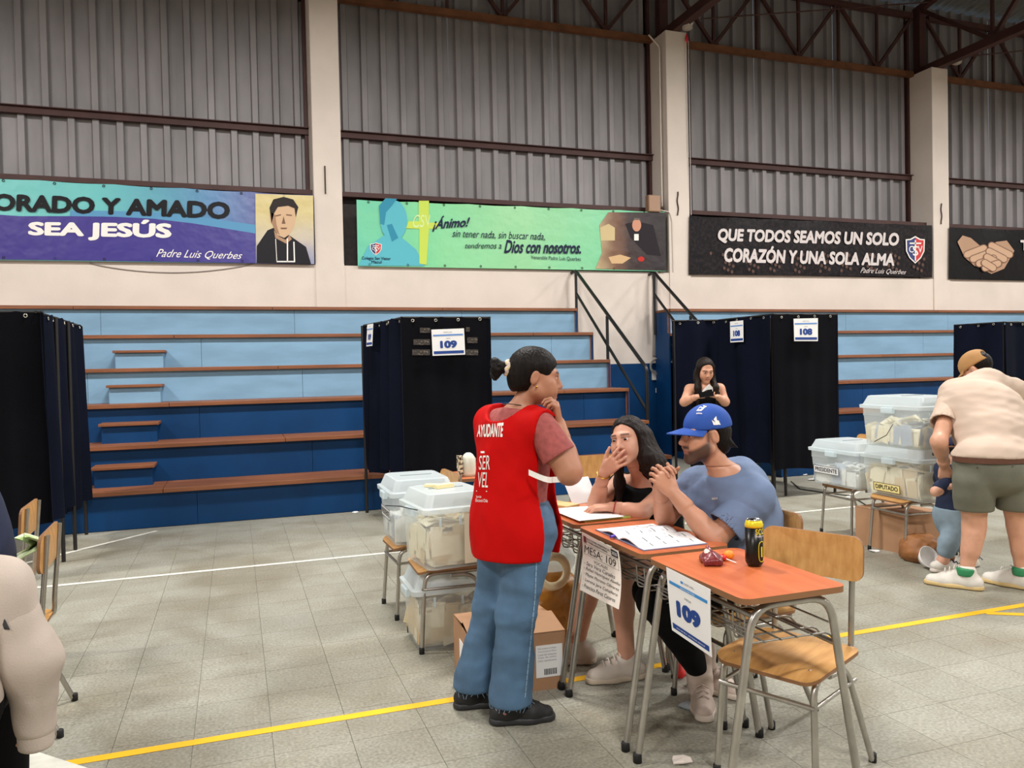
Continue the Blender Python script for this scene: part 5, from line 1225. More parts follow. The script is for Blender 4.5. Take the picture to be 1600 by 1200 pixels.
def ballot_box(loc, rz, L_, W_, H_, label, fill, mi, place=None, big=26, seed=1):
    e = empty('ballot_box', loc, rz, label, 'ballot box', 'clear plastic ballot boxes'); tp = .93
    def ring(sx, sy, z, r=.035): return [(x, y, z) for x, y in rrect(sx, sy, r, 4)]
    def shell(rings, name, m):
        n = len(rings[0]); vs = [p for r_ in rings for p in r_]; fs = [(i*n+k, i*n+(k+1) % n, (i+1)*n+(k+1) % n, (i+1)*n+k) for i in range(len(rings)-1) for k in range(n)]
        return MB().add(vs, fs, 0, False), n, vs
    Hb = H_*.80
    mb, n, vs = shell([ring(L_*tp, W_*tp, 0), ring(L_*.985, W_*.985, Hb*.72), ring(L_*1.0, W_*1.0, Hb*.74), ring(L_, W_, Hb)], 'body', M_pl)
    mb.add(vs[:n], [tuple(range(n-1, -1, -1))]); body = mb.build('body', M_pl, e)
    lr = [ring(L_+.035, W_+.035, Hb-.022), ring(L_+.04, W_+.04, Hb+.004), ring(L_+.0, W_+.0, Hb+.010), ring(L_-.05, W_-.05, H_-.004), ring(L_-.075, W_-.075, H_)]
    mb, n, vs = shell(lr, 'lid', M_lid); mb.add(vs[-n:], [tuple(range(n))]); lid = mb.build('lid', M_lid, e)
    for s in (-1, 1): MB().box((s*(L_/2+.018), 0, Hb-.03), (.03, .12, .045), bev=.006).build('latch', M_lid, lid)
    for i in range(3): MB().box((-L_*.3+L_*.3*i, -W_/2-.003, Hb*.80), (.012, .008, .05)).build('rib', M_lid, body)
    MB().box((0, 0, H_+.002), (.20, .012, .004)).build('slot', mat('slot shadow line', (150, 160, 164), .6), lid)
    r = random.Random(seed); pile = MB(); ms = [M_bal[k] for k in mi]
    pile.box((0, 0, fill*Hb*.40+.006), (L_*tp-.05, W_*tp-.05, fill*Hb*.80), mi=0, bev=.02)
    for k in range(int(big*8)):
        hgt = fill*Hb; z = .012+hgt*(k/(big*8))**.8; up = z > hgt*.55
        w, d = r.uniform(.07, .13), r.uniform(.10, .19); a = r.uniform(0, 6.28); tx, ty = r.uniform(-.5, .5)*(1.2 if up else .5), r.uniform(-.5, .5)
        R = np.array(Matrix.Rotation(a, 3, 'Z')@Matrix.Rotation(tx, 3, 'X')@Matrix.Rotation(ty, 3, 'Y'))
        ext = np.abs(R)@np.array([w/2, d/2, .002]); lx, ly = max(.01, L_*tp/2-ext[0]-.012), max(.01, W_*tp/2-ext[1]-.012)
        zz = max(z, ext[2]+.006); 
        if zz+ext[2] > Hb: continue
        pile.box((r.uniform(-lx, lx), r.uniform(-ly, ly), zz), (w, d, .003), R=R, mi=r.randrange(len(ms)))
    if fill > .3:       # folded ballots standing against the clear walls
        for k in range(big*4):
            w, h = r.uniform(.05, .11), r.uniform(.07, .15); sd = r.choice((-1, 1)); z = r.uniform(h/2+.01, max(h/2+.02, fill*Hb-h/2))
            if r.random() < .55: pile.box((r.uniform(-L_*.40, L_*.40), sd*(W_*tp/2-.022+.014*k/(big*4)), z), (w, .003, h), mi=r.randrange(len(ms)), R=np.array(Matrix.Rotation(r.uniform(-.3, .3), 3, 'Y')))
            else: pile.box((sd*(L_*tp/2-.022+.014*k/(big*4)), r.uniform(-W_*.34, W_*.34), z), (.003, w, h), mi=r.randrange(len(ms)), R=np.array(Matrix.Rotation(r.uniform(-.3, .3), 3, 'X')))
    po = pile.build('ballot_pile', ms, None, loc); po.rotation_euler = (0, 0, rz); tag(po, 'loose pile of folded paper ballots inside the '+label.split(',')[0], 'ballots', None, 'stuff')
    return e
def box_label(e, L_, W_, H_, s, face, u0, u1, z0, z1, m):
    if face == 'x': q = [V3(-L_/2*.985, u1, z0), V3(-L_/2*.985, u0, z0), V3(-L_/2, u0, z1), V3(-L_/2, u1, z1)]; n_ = V3(-.004, 0, 0)
    else: q = [V3(u0, -W_/2*.985, z0), V3(u1, -W_/2*.985, z0), V3(u1, -W_/2, z1), V3(u0, -W_/2, z1)]; n_ = V3(0, -.004, 0)
    lab = MB().add([p+n_ for p in q], [(0, 1, 2, 3)]).build('label_sticker', m, e)
    if s:
        lettering(s, subq(q, .08, .25, .92, .78), M_ink, lab, lift=n_*1.5, weight=.02)
        bd = MB()
        for uu in ((0, 0, 1, .05), (0, .95, 1, 1), (0, 0, .02, 1), (.98, 0, 1, 1)): bd.add([p+n_*1.4 for p in subq(q, *uu)], [(0, 1, 2, 3)])
        bd.build('border', M_ink, lab)
    return lab
M_lab = mat('white label', (230, 230, 230), .6); M_ylab = mat('yellow label', (240, 222, 150), .6); M_beige = mat('beige printed seal', (232, 220, 196), .7)
b = ballot_box((1.085, 4.225, .447), math.radians(6), .38, .42, .40, 'clear ballot box of cream ballots with notes on lid, nearest of the left chairs', .72, [0, 0, 1], seed=5)
lab = box_label(b, .38, .42, .40, None, 'y', .02, .12, .02, .33, M_beige)
lettering('SENADOR', [V3(.10, -.21, .20), V3(.10, -.21, .30), V3(.06, -.211, .30), V3(.06, -.211, .20)], M_ink, lab, lift=(0, -.006, 0)); lettering('SELLO', [V3(.10, -.21, .08), V3(.10, -.21, .15), V3(.07, -.211, .15), V3(.07, -.211, .08)], M_ink, lab, lift=(0, -.006, 0))
b = ballot_box((1.065, 4.90, .447), 0, .38, .46, .39, 'clear ballot box with a presidente label, furthest of the left chairs', .40, [2, 3, 2], seed=6, big=16)
box_label(b, .38, .46, .39, 'PRESIDENTE', 'x', -.12, .17, .13, .20, M_lab)
ballot_box((1.13, 4.255, .0), 0, .52, .335, .405, 'clear ballot box full of ballots on the floor under a chair', .80, [0, 1, 1], seed=8)
b = ballot_box((4.955, 5.36, .447), math.radians(-2), .42, .58, .375, 'clear ballot box marked presidente, low one of the right group', .45, [2, 3, 2], seed=9, big=18)
box_label(b, .42, .58, .375, 'PRESIDENTE', 'x', -.08, .24, .09, .155, M_lab)
b = ballot_box((4.94, 4.715, .447), math.radians(-2), .44, .60, .385, 'clear ballot box marked diputado, full of cream ballots under another', .78, [0, 0, 1], seed=10)
box_label(b, .44, .60, .385, 'DIPUTADO', 'x', -.10, .17, .035, .10, M_ylab)
ballot_box((4.945, 4.72, .836), math.radians(-2), .44, .60, .385, 'clear ballot box on top of the diputado box, right group', .55, [0, 3, 0], seed=12)
# folded notes left on a lid, security seals
o = MB().box((0, 0, .01), (.11, .05, .02), rz=.3).box((-.03, .05, .008), (.12, .05, .012), rz=-.5).build('folded_notes', mat('pale yellow paper', (236, 224, 170), .8), None, (1.07, 4.22, .849)); tag(o, 'folded yellow notes lying on the lid of a left ballot box', 'paper')
for (pts, lb) in (([(1395, 663, 4.5), (1385, 680, 4.45), (1366, 690, 4.5)], 'thin black seal wire on the topmost right ballot box'), ([(602, 790, 4.5), (625, 791, 4.3), (652, 797, 4.0)], 'thin dark seal wire across the left ballot boxes')):
    P = [at(*q) for q in pts]; b = P[0]; o = MB().tube([p-b for p in P], .003, 5).build('seal_wire', M_black, None, b); tag(o, lb, 'wire')

# ---------------------------------------------------------------- cartons and bags
M_card = mat('brown cardboard', (176, 134, 100), .85, var=.12, vscale=6); M_cdark = mat('carton inside', (92, 66, 48), .9); M_ptape = mat('brown tape', (150, 108, 72), .35)
def carton(name, loc, L_, W_, H_, rz, label, flap=.0):
    e = empty(name, loc, rz, label, 'carton'); t = .006
    mb = MB(); mb.box((0, -W_/2+t/2, H_/2), (L_, t, H_)).box((0, W_/2-t/2, H_/2), (L_, t, H_)).box((-L_/2+t/2, 0, H_/2), (t, W_-2*t, H_)).box((L_/2-t/2, 0, H_/2), (t, W_-2*t, H_)).box((0, 0, t/2), (L_-2*t, W_-2*t, t)); mb.build('body', M_card, e)
    for s in (-1, 1):
        a = flap if s < 0 else flap*.5; h = W_/2-.003; ca, sa = math.cos(a), math.sin(a)
        MB().add([(-L_/2, s*W_/2, H_+.002), (L_/2, s*W_/2, H_+.002), (L_/2, s*(W_/2-h*ca), H_+.002+h*sa), (-L_/2, s*(W_/2-h*ca), H_+.002+h*sa), (-L_/2, s*W_/2, H_+.006), (L_/2, s*W_/2, H_+.006), (L_/2, s*(W_/2-h*ca), H_+.006+h*sa), (-L_/2, s*(W_/2-h*ca), H_+.006+h*sa)], [(3, 2, 1, 0), (4, 5, 6, 7), (0, 1, 5, 4), (2, 3, 7, 6), (1, 2, 6, 5), (3, 0, 4, 7)]).build('flap', M_card, e)
    return e
e = carton('cardboard_carton', (1.215, 3.60, 0), .45, .41, .265, math.radians(-4), 'brown cardboard carton with a barcode label beside the red vest woman', .16)
MB().box((0, -.2065, .20), (.05, .002, .12)).build('tape', M_ptape, e)
lab = MB().box((.145, -.207, .135), (.13, .002, .15)).build('address_label', M_paper, e)
for i in range(5): lettering(('Mesa receptora de sufragios', 'Circunscripcion Macul', 'Local de votacion', 'Caja de utiles', 'Uso exclusivo')[i], [V3(.09, -.2085, .19-.014*i), V3(.18, -.2085, .19-.014*i), V3(.18, -.2085, .199-.014*i), V3(.09, -.2085, .199-.014*i)], M_grey, lab, lift=(0, 0, 0))
bc = MB(); x = .12
for k in range(16): w = random.choice((.0015, .003)); bc.box((x, -.2085, .085), (w, .001, .028)); x += w+.0018
bc = bc.build('barcode', M_ink, lab); bc['kind'] = 'stuff'
MB().box((-.226, 0, .13), (.002, .11, .13)).build('side_label', M_paper, e)
carton('cardboard_carton', (5.00, 4.92, 0), .40, .50, .30, math.radians(4), 'brown cardboard carton on the floor under the right ballot boxes', .0)
def soft_bag(name, loc, prims, m, label, cat, amp, seed, h=.012, cuts=()):
    f = Field(); L0 = np.array(loc, float)
    for c2, r in prims: f.ell(L0+np.array(c2), r, None, .05)
    f.fn(folds(amp, 20, seed)); f.fn(folds(amp*.6, 48, seed+1)); f.cut(L0, -UP)
    for o_, n_ in cuts: f.cut(L0+np.array(o_), n_)
    V, Q = f.mesh(h); o = skin_obj(name, [(V, Q)], m, L0, None, None, 0); return tag(o, label, cat)
M_or = mat('orange plastic bag', (190, 128, 44), .4, var=.3, vscale=8, bump=.2, bscale=20)
soft_bag('paper_bag', (1.60, 3.98, 0), [((0, 0, .16), (.17, .13, .20)), ((.0, .0, .30), (.16, .12, .12))], M_or, 'crumpled orange-brown bag under the far desk', 'bag', .035, 31)
M_clear = plastic('clear bag plastic', (226, 230, 228), .62)
soft_bag('clear_bag', (1.56, 3.93, .415), [((0, 0, .07), (.13, .12, .10)), ((.05, .0, .03), (.12, .10, .08))], M_clear, 'clear plastic bag on top of the orange-brown bag', 'bag', .035, 33)
tr = MB(); tr.tube([(.078*math.cos(a), .0, .078*math.sin(a)) for a in np.linspace(0, 2*PI, 29)[:-1]], .022, 8, closed=True); o = tr.build('tape_roll', mat('cream tape', (222, 208, 170), .4), None, at(864, 893, 3.74)); tag(o, 'roll of cream packing tape in the clear bag under the far desk', 'tape')
soft_bag('brown_bag', (4.80, 4.52, 0), [((0, 0, .08), (.16, .15, .12)), ((.12, -.05, .05), (.10, .12, .08))], mat('brown paper', (160, 104, 56), .6, var=.3, vscale=10), 'crumpled brown paper bag on the floor by the small child', 'bag', .04, 35)
o = MB().lathe([(0, 0), (.05, 0), (.085, .06), (.08, .06), (.045, .008), (0, .008)], 24, M=((1, 0, 0), (0, .5, -.86), (0, .86, .5))).build('white_cup', mat('white foam', (226, 222, 218), .6), None, (4.66, 4.36, .05)); tag(o, 'white foam bowl tipped over beside the brown bag', 'bowl')

# ---------------------------------------------------------------- things on the desks
# open register: two curved page blocks with printed rows
def register():
    c0 = atz(1012, 838, DZ); e = empty('open_register', (DX-.02, 2.975, DZ), math.radians(90), 'open register book with printed pages under the clasped hands', 'book')
    W, Hh = .215, .285
    for s in (-1, 1):
        def pg(u, v, s=s, z=0): return (s*(.002+W*u), (v-.5)*Hh, .006+.016*math.sin(PI*min(1, u*1.15))*(1-u)*1.6+z)
        mb = MB().grid((lambda u, v: pg(1-u, v)) if s < 0 else (lambda u, v: pg(u, v)), 14, 4, thick=.004); p_ = mb.build('page_block', M_paper, e)
        r = random.Random(s+4)
        for i in range(4):
            for j in range(3):
                u0, v0 = .10+.29*j, .08+.22*i; w = r.uniform(.10, .22)
                MB().grid(lambda u, v: np.array(pg(u0+w*u, v0+.03+.018*v))+V3(0, 0, .0008), 4, 1).build('printed_line', M_grey, p_); MB().grid(lambda u, v: np.array(pg(u0+.02+.09*u, v0+.085+.045*v))+V3(0, 0, .0008), 4, 1).build('printed_box', mat('pale print', (206, 208, 216), .7), p_)
    MB().box((0, 0, .0025), (2*W+.012, Hh+.008, .003)).build('cover', mat('blue-grey cover', (120, 128, 160), .6), e)
register()
P = at(957, 840, 3.20); P = atz(957, 838, DZ+.012)
o = MB().tube([(0, 0, 0), (.115, .055, .002)], .0045, 8).tube([(-.012, -.006, 0), (0.012, .006, 0)], .0058, 8).build('pen', mat('violet pen', (84, 62, 180), .35), None, P); tag(o, 'violet pen lying in the fold of the register', 'pen')
# can
P = atz(1179, 884, DZ); e = empty('drink_can', (P[0], P[1], DZ), math.radians(-52), 'tall black and yellow energy drink can on the nearest desk', 'can')
M_can = mat('black can print', (18, 17, 15), .3, .3); M_cy = mat('yellow can print', (226, 206, 40), .3, .2); M_al = mat('aluminium', (196, 196, 196), .25, .95)
MB().lathe([(.0, .003), (.024, .002), (.029, .010), (.0325, .018), (.0325, .142)], 28).build('body', M_can, e)
MB().lathe([(.0326, .142), (.0326, .152), (.029, .163), (.0265, .167)], 28).build('shoulder', M_cy, e)
MB().lathe([(.0265, .167), (.0275, .170), (.0255, .170), (.0245, .1655), (0, .1655)], 28).build('lid', M_al, e)
MB().lathe([(0, 0), (.009, 0), (.009, .0015), (0, .0015)], 12, (.006, 0, .1665)).build('pull_tab', M_al, e)
def can_wrap(s, a0, a1, z0, z1, m, w=.0):
    uv, f, _ = text_geo(s, w); P = [((.0329+.00003*k)*math.cos(a0+(a1-a0)*u), (.0329+.00003*k)*math.sin(a0+(a1-a0)*u), z0+(z1-z0)*v) for (u, v), k in zip(uv, STEP[0])]; MB().add(P, f).build('lettering', m, e)
can_wrap('SCORE', -1.15, .75, .118, .140, M_cy, .04); can_wrap('ENERGY DRINK', -1.10, .70, .110, .115, M_paper); can_wrap('1', -.52, -.30, .038, .075, M_cy, .03)
fr = []; 
for k in range(32):
    a = 2*PI*k/32; fr.append((-.4+.42*math.copysign(abs(math.cos(a))**.6, math.cos(a)), .057+.036*math.copysign(abs(math.sin(a))**.6, math.sin(a))))
MB().tube([(.0328*math.cos(u), .0328*math.sin(u), z) for u, z in fr], .0014, 5, closed=True).build('emblem_ring', M_cy, e)
# orange, lollipop, snack
P = atz(1139, 874, DZ); f = Field(); f.ell((P[0], P[1], DZ+.017), (.021, .020, .0175), None, .005); o = skin_obj('kumquat', [f.mesh(.004)], mat('orange peel', (238, 140, 24), .45, bump=.2, bscale=300), (P[0], P[1], DZ)); tag(o, 'small round orange fruit on the nearest desk by the can', 'fruit')
P = atz(1131, 876, DZ); e = empty('lollipop', (P[0], P[1], DZ), 0, 'red lollipop with a white stick on the nearest desk', 'lollipop')
f = Field(); f.ell((0, 0, .011), (.013, .013, .011), None, .005).cone((0, .004, .013), (.012, .016, .012), .004, .010, .006).cone((0, .004, .013), (-.012, .014, .014), .004, .009, .006); f.fn(folds(.003, 120, 3)); skin_obj('candy', [f.mesh(.0025)], mat('red wrapper', (214, 30, 28), .25), (0, 0, 0), e)
MB().tube([(0, 0, .010), (.012, -.060, .004)], .0022, 7).build('stick', M_paper, e)
P = atz(1111, 880, DZ); e = empty('snack_packet', (P[0], P[1], DZ), math.radians(68), 'crumpled maroon and white snack packet on the nearest desk', 'packet')
f = Field(); f.ell((0, 0, .020), (.058, .032, .024), None, .01).box((0, 0, .012), (.055, .035, .012), None, .008, .01); f.cone((.03, 0, .02), (.055, 0, .045), .02, .006, .02); f.fn(folds(.012, 60, 5)); f.cut((0, 0, .001), -UP)
pk = skin_obj('wrapper', [f.mesh(.003)], mat('maroon foil', (104, 28, 34), .3, col2=(120, 40, 44), vscale=30), (0, 0, 0), e, None, 0)
f = Field(); f.ell((.012, .010, .030), (.036, .014, .018), None, .01); f.fn(folds(.007, 60, 9)); skin_obj('inner_foil', [f.mesh(.003)], mat('cream foil', (226, 208, 192), .35), (0, 0, 0), e)
# papers, folder and phone on the far desk
M_gf = mat('green folder', (170, 190, 92), .6); M_pk2 = mat('pink carbon sheet', (236, 206, 208), .7)
o = MB().box((0, 0, .003), (.33, .25, .006), rz=PI/2+.05).build('document_folder', M_gf, None, (1.655, 3.55, DZ)); tag(o, 'green document folder lying on the far desk', 'folder')
for i, (dx, dy, a, m_, lb) in enumerate(((0, 0, .02, M_paper, 'white document sheet on top of the green folder'), (.03, .03, .10, M_pk2, 'pink-edged document sheet under the white one on the far desk'))):
    o = MB().grid(lambda u, v: ((u-.5)*.24, (v-.5)*.32, .004*math.sin(3*u+i)*v), 6, 6, thick=.001).build('document_sheet', m_, None, (1.62+dx, 3.53+dy, DZ+.0125-.003*i)); o.rotation_euler = (0, 0, a); tag(o, lb, 'paper')
o = MB().grid(lambda u, v: ((u-.5)*.19, (v-.5)*.01, .145*v), 4, 4, thick=.001).build('white_card', M_paper, None, (1.76, 3.86, DZ)); o.rotation_euler = (-.45, 0, .35); tag(o, 'white sheet propped up at the back of the far desk', 'paper')
o = MB().box((0, 0, .009), (.075, .15, .010), rz=1.2, bev=.004).build('mobile_phone', mat('black glass', (16, 16, 18), .12), None, (1.80, 3.74, DZ)); tag(o, 'dark mobile phone lying by the elbow of the girl', 'phone')
o = MB().box((0, 0, .01), (.10, .16, .02), rz=.4).build('note_pad', mat('buff pad', (206, 178, 122), .7), None, (1.60, 3.80, DZ)); tag(o, 'buff note pad on the far desk behind the red vest', 'note pad')
# phone and ballot held by the woman at booth 108
P = at(1103, 615, 6.78)
o = MB().box((0, 0, 0), (.15, .010, .075), bev=.003, R=np.array(Matrix.Rotation(-.5, 3, 'X')@Matrix.Rotation(-.2, 3, 'Z'))).build('mobile_phone', MATS['black glass'], None, P); tag(o, 'dark phone held by the woman at booth 108', 'phone')
o = MB().add([(-.04, 0, 0), (.09, 0, .0), (.08, -.01, .04), (.045, -.005, .075), (-.01, 0, .03)], [(0, 1, 2, 3, 4)]).add([(-.04, .002, 0), (.09, .002, .0), (.08, -.008, .04), (.045, -.003, .075), (-.01, .002, .03)], [(4, 3, 2, 1, 0)]).build('folded_paper', M_paper, None, P+V3(.0, .01, .02)); tag(o, 'folded white paper behind the phone of the woman at booth 108', 'paper')
# paper cup and things behind the vest
P = at(728, 738, 5.2); e = empty('plastic_bottle', (P[0], P[1], DZ), 0, 'pale bottle with a dark printed band behind the left boxes', 'bottle')
MB().lathe([(.045, 0), (.05, .02), (.05, .12), (.03, .15), (.015, .16)], 20, (.02, 0, 0)).build('body', mat('pale plastic', (214, 214, 196), .4), e); MB().box((-.045, -.01, .08), (.03, .05, .13)).build('printed_band', mat('dark pattern', (70, 52, 34), .6, col2=(222, 210, 180), vscale=60, contrast=(.45, .55)), e)
# ================================================================ banners and fittings on the far wall
YB = WY-.05
def W(x, y, Y=YB): return at(x, y, Y)
def banner(px, label, m):
    """px: pixel corners tl, tr, br, bl"""
    q = [W(*p) for p in (px[3], px[2], px[1], px[0])]; base = (q[0]+q[1])/2
    def fn(u, v): return quad_map(np.array([[u, v]]), q)[0]-base+V3(0, .006*math.sin(u*23)*math.sin(PI*v)**.5-.004, -.012*abs(math.sin(u*PI*6))*(v > .99))
    o = MB().grid(fn, 48, 8, thick=.003).build('banner', m, None, base); tag(o, label, 'banner', 'printed banners on the wall')
    n = 9
    for k in range(n):
        for v in (.03, .97):
            p = fn((k+.3)/n, v)+V3(0, -.010, 0); MB().tube([p+.014*(math.cos(a)*V3(1, 0, 0)+math.sin(a)*UP) for a in np.linspace(0, 2*PI, 11)[:-1]], .004, 4, closed=True).build('eyelet', M_leg, o)
    return o, base
def wprint(o, base, polys, m, name='printed_shape', lay=1):
    mb = MB()
    for pl in polys: mb.add([W(x, y)+V3(0, -.012-.0015*lay, 0)-base for x, y in pl], [tuple(range(len(pl)))])
    return mb.build(name, m, o)
def wtext(o, base, s, q, m, weight=0.0, shear=0.0, lay=4, spacing=1.0):
    """q: pixel corners bl, br, tr, tl"""
    uv, f, _ = text_geo(s, weight, shear, spacing); P = quad_map(uv, [np.array((*p, 0.0)) for p in q])
    return MB().add([W(p[0], p[1])+V3(0, -.012-.0015*lay-.0004*k, 0)-base for p, k in zip(P, STEP[0])], f).build('lettering', m, o)
def oval(cx, cy, rx, ry, n=20, a0=0, a1=2*PI): return [(cx+rx*math.cos(a0+(a1-a0)*k/n), cy+ry*math.sin(a0+(a1-a0)*k/n)) for k in range(n)]
def vinyl(name, stops, axis=0, span=(-3, 3), noise=.0, rough=.35):
    m = bpy.data.materials.new(name); m.use_nodes = True; nt = m.node_tree; L = nt.links.new; b = nt.nodes['Principled BSDF']; b.inputs['Roughness'].default_value = rough
    tc = nt.nodes.new('ShaderNodeTexCoord'); sp = nt.nodes.new('ShaderNodeSeparateXYZ'); L(tc.outputs['Object'], sp.inputs[0])
    mr = nt.nodes.new('ShaderNodeMapRange'); mr.inputs[1].default_value, mr.inputs[2].default_value = span
    src = sp.outputs[axis]
    if noise:
        n = nt.nodes.new('ShaderNodeTexNoise'); n.inputs['Scale'].default_value = 2.2; L(tc.outputs['Object'], n.inputs['Vector']); ma = nt.nodes.new('ShaderNodeMath'); ma.operation = 'MULTIPLY_ADD'; ma.inputs[1].default_value = noise; L(n.outputs['Fac'], ma.inputs[0]); L(src, ma.inputs[2]); src = ma.outputs[0]
    L(src, mr.inputs[0]); rp = nt.nodes.new('ShaderNodeValToRGB'); L(mr.outputs[0], rp.inputs[0]); el = rp.color_ramp.elements
    while len(el) < len(stops): el.new(.5)
    for e_, (p_, c_) in zip(el, stops): e_.position = p_; e_.color = lin(c_)
    L(rp.outputs[0], b.inputs['Base Color'])
    n2 = nt.nodes.new('ShaderNodeTexNoise'); n2.inputs['Scale'].default_value = 5; L(tc.outputs['Object'], n2.inputs['Vector']); bp = nt.nodes.new('ShaderNodeBump'); bp.inputs['Strength'].default_value = .35; bp.inputs['Distance'].default_value = .03; L(n2.outputs['Fac'], bp.inputs['Height']); L(bp.outputs[0], b.inputs['Normal'])
    return m
def shield(o, base, x0, y0, x1, y1):
    w, h = x1-x0, y1-y0; S = lambda u, v: (x0+w*u, y0+h*v)
    out = [S(0, .12), S(.25, .10), S(.5, 0), S(.75, .10), S(1, .12), S(.98, .55), S(.80, .80), S(.5, 1), S(.20, .80), S(.02, .55)]
    inn = [(x0+w/2+(x-x0-w/2)*.88, y0+h/2+(y-y0-h/2)*.90) for x, y in out]
    wprint(o, base, [out], MATS['white print'], 'emblem', 3); cx = x0+w/2
    wprint(o, base, [[p if p[0] <= cx else (cx, p[1]) for p in inn]], mat('emblem blue', (36, 52, 112), .5), 'emblem', 4)
    wprint(o, base, [[p if p[0] >= cx else (cx, p[1]) for p in inn]], mat('emblem red', (196, 44, 48), .5), 'emblem', 4)
    wprint(o, base, [[S(.47, .15), S(.53, .15), S(.53, .9), S(.47, .9)], [S(.2, .24), S(.8, .24), S(.8, .29), S(.2, .29)]], MATS['white print'], 'emblem', 5)
    for s_, u0, u1 in (('C', .16, .40), ('S', .36, .64), ('V', .62, .86)): wtext(o, base, s_, [S(u0, .72 if s_ == 'S' else .6), S(u1, .72 if s_ == 'S' else .6), S(u1, .36), S(u0, .36)], MATS['white print'], .01, lay=6)
PB = lambda n, c2: mat(n, c2, .5, spec=.2)
# banner one
o, bs = banner([(-190, 268), (489, 305), (491, 413), (-190, 404)], 'turquoise and purple banner reading adorado y amado sea Jesus', vinyl('turquoise vinyl', [(0, (120, 200, 190)), (.55, (104, 190, 190)), (.85, (86, 132, 178)), (1, (96, 90, 150))], 0, (-2.9, 2.0)))
wave = [(-190, 332), (-120, 330), (-40, 333), (30, 338), (110, 338), (180, 339), (240, 342), (300, 349), (350, 357), (399, 365)]
wprint(o, bs, [wave+[(399, 411), (200, 408), (-190, 403)]], vinyl('purple vinyl', [(0, (54, 40, 128)), (.6, (58, 46, 134)), (1, (64, 58, 138))], 0, (-3, 2)), lay=1)
wprint(o, bs, [[(x, y-9-max(0, (x-180))*.02) for x, y in wave[4:]]+wave[4:][::-1]], PB('light blue wave', (92, 150, 190)), lay=1)
BLK = PB('black print', (24, 22, 26))
wtext(o, bs, 'ADORADO Y AMADO', [(-75, 327), (359, 343), (360, 316), (-74, 300)], BLK, .085); wtext(o, bs, 'SEA JESÚS', [(44, 374), (268, 379), (269, 344), (45, 342)], M_white, .09); wtext(o, bs, 'Padre Luis Querbes', [(244, 404), (378, 407), (379, 394), (245, 389)], M_white, 0, .45)
wprint(o, bs, [[(399, 303), (489, 306), (491, 413), (400, 411)]], vinyl('painted backdrop', [(0, (206, 190, 130)), (.45, (196, 186, 170)), (.75, (128, 136, 178)), (1, (70, 66, 140))], 2, (1.0, .05), .5), 'portrait_ground', 2)
wprint(o, bs, [[(401, 385), (418, 360), (428, 356), (452, 368), (478, 386), (486, 413), (401, 411)]], PB('dark cassock', (30, 28, 34)), 'portrait_robe', 3)
wprint(o, bs, [[(424, 330), (426, 318), (443, 312), (460, 318), (463, 334), (460, 352), (453, 366), (444, 372), (434, 368), (427, 354)], [(420, 336), (425, 334), (427, 350), (422, 348)]], PB('portrait skin', (208, 176, 142)), 'portrait_face', 4); wprint(o, bs, [[(424, 332), (430, 336), (432, 352), (437, 368), (430, 362), (425, 350)]], PB('portrait cheek shade', (164, 128, 100)), 'portrait_features', 5); wprint(o, bs, [[(428, 360), (436, 370), (446, 375), (452, 368), (456, 374), (447, 381), (430, 372)]], PB('portrait neck', (176, 140, 112)), 'portrait_neck', 4)
wprint(o, bs, [[(424, 350), (421, 325), (427, 312), (443, 308), (458, 312), (466, 324), (462, 340), (460, 326), (450, 322), (434, 324), (428, 334)]], PB('portrait hair', (40, 32, 30)), 'portrait_hair', 5)
wprint(o, bs, [[(430, 337), (439, 335), (439, 337), (430, 339)], [(447, 335), (456, 336), (456, 338), (447, 337)], [(438, 356), (449, 356), (447, 358.5), (439, 358.5)], [(443, 338), (446, 350), (440, 350)]], PB('portrait shade', (122, 88, 70)), 'portrait_features', 5)
wprint(o, bs, [[(430, 374), (431, 373), (433, 409), (432, 409)], [(448, 373), (450, 373), (450, 409), (448, 409)], [(458, 378), (460, 378), (461, 408), (459, 408)], [(432, 408), (461, 408), (461, 410), (432, 410)]], M_white, 'portrait_collar', 5)
# banner two
o, bs = banner([(557, 312), (1039, 331), (1040, 424), (559, 416)], 'green banner reading Animo sin tener nada sin buscar nada', vinyl('green vinyl', [(0, (92, 192, 176)), (.3, (126, 212, 156)), (.6, (150, 214, 158)), (1, (120, 206, 160))], 0, (-2.6, 2.6), 1.2))
TQ = PB('turquoise figure', (92, 182, 196)); TQ2 = PB('deep turquoise', (52, 140, 168))
wprint(o, bs, [[(560, 415), (575, 385), (600, 368), (628, 372), (650, 390), (663, 416)]], TQ, 'printed_figure', 1); wprint(o, bs, [oval(615, 345, 21, 32)], TQ, 'printed_figure', 2); wprint(o, bs, [[(594, 350), (592, 322), (602, 310), (620, 311), (612, 322), (603, 332), (600, 352)], [(604, 352), (612, 350), (622, 372), (612, 378)]], TQ2, 'printed_figure', 3)
wprint(o, bs, [[(654, 314), (670, 314), (670, 348), (686, 348), (684, 358), (670, 358), (666, 414), (655, 412), (655, 358), (634, 357), (638, 346), (654, 346)]], PB('lime cross', (196, 218, 92)), 'printed_cross', 3)
wtext(o, bs, 'CSV', [(644, 356), (676, 354), (672, 336), (646, 336)], PB('pale lime', (210, 232, 170)), 0, .2); shield(o, bs, 578, 379, 596, 399)
NV = PB('navy print', (30, 34, 66))
wtext(o, bs, 'Colegio San Viator', [(565, 407), (610, 408), (610, 402), (565, 401)], NV, .02); wtext(o, bs, 'Macul', [(580, 412), (596, 412), (596, 407), (580, 407)], NV, .02)
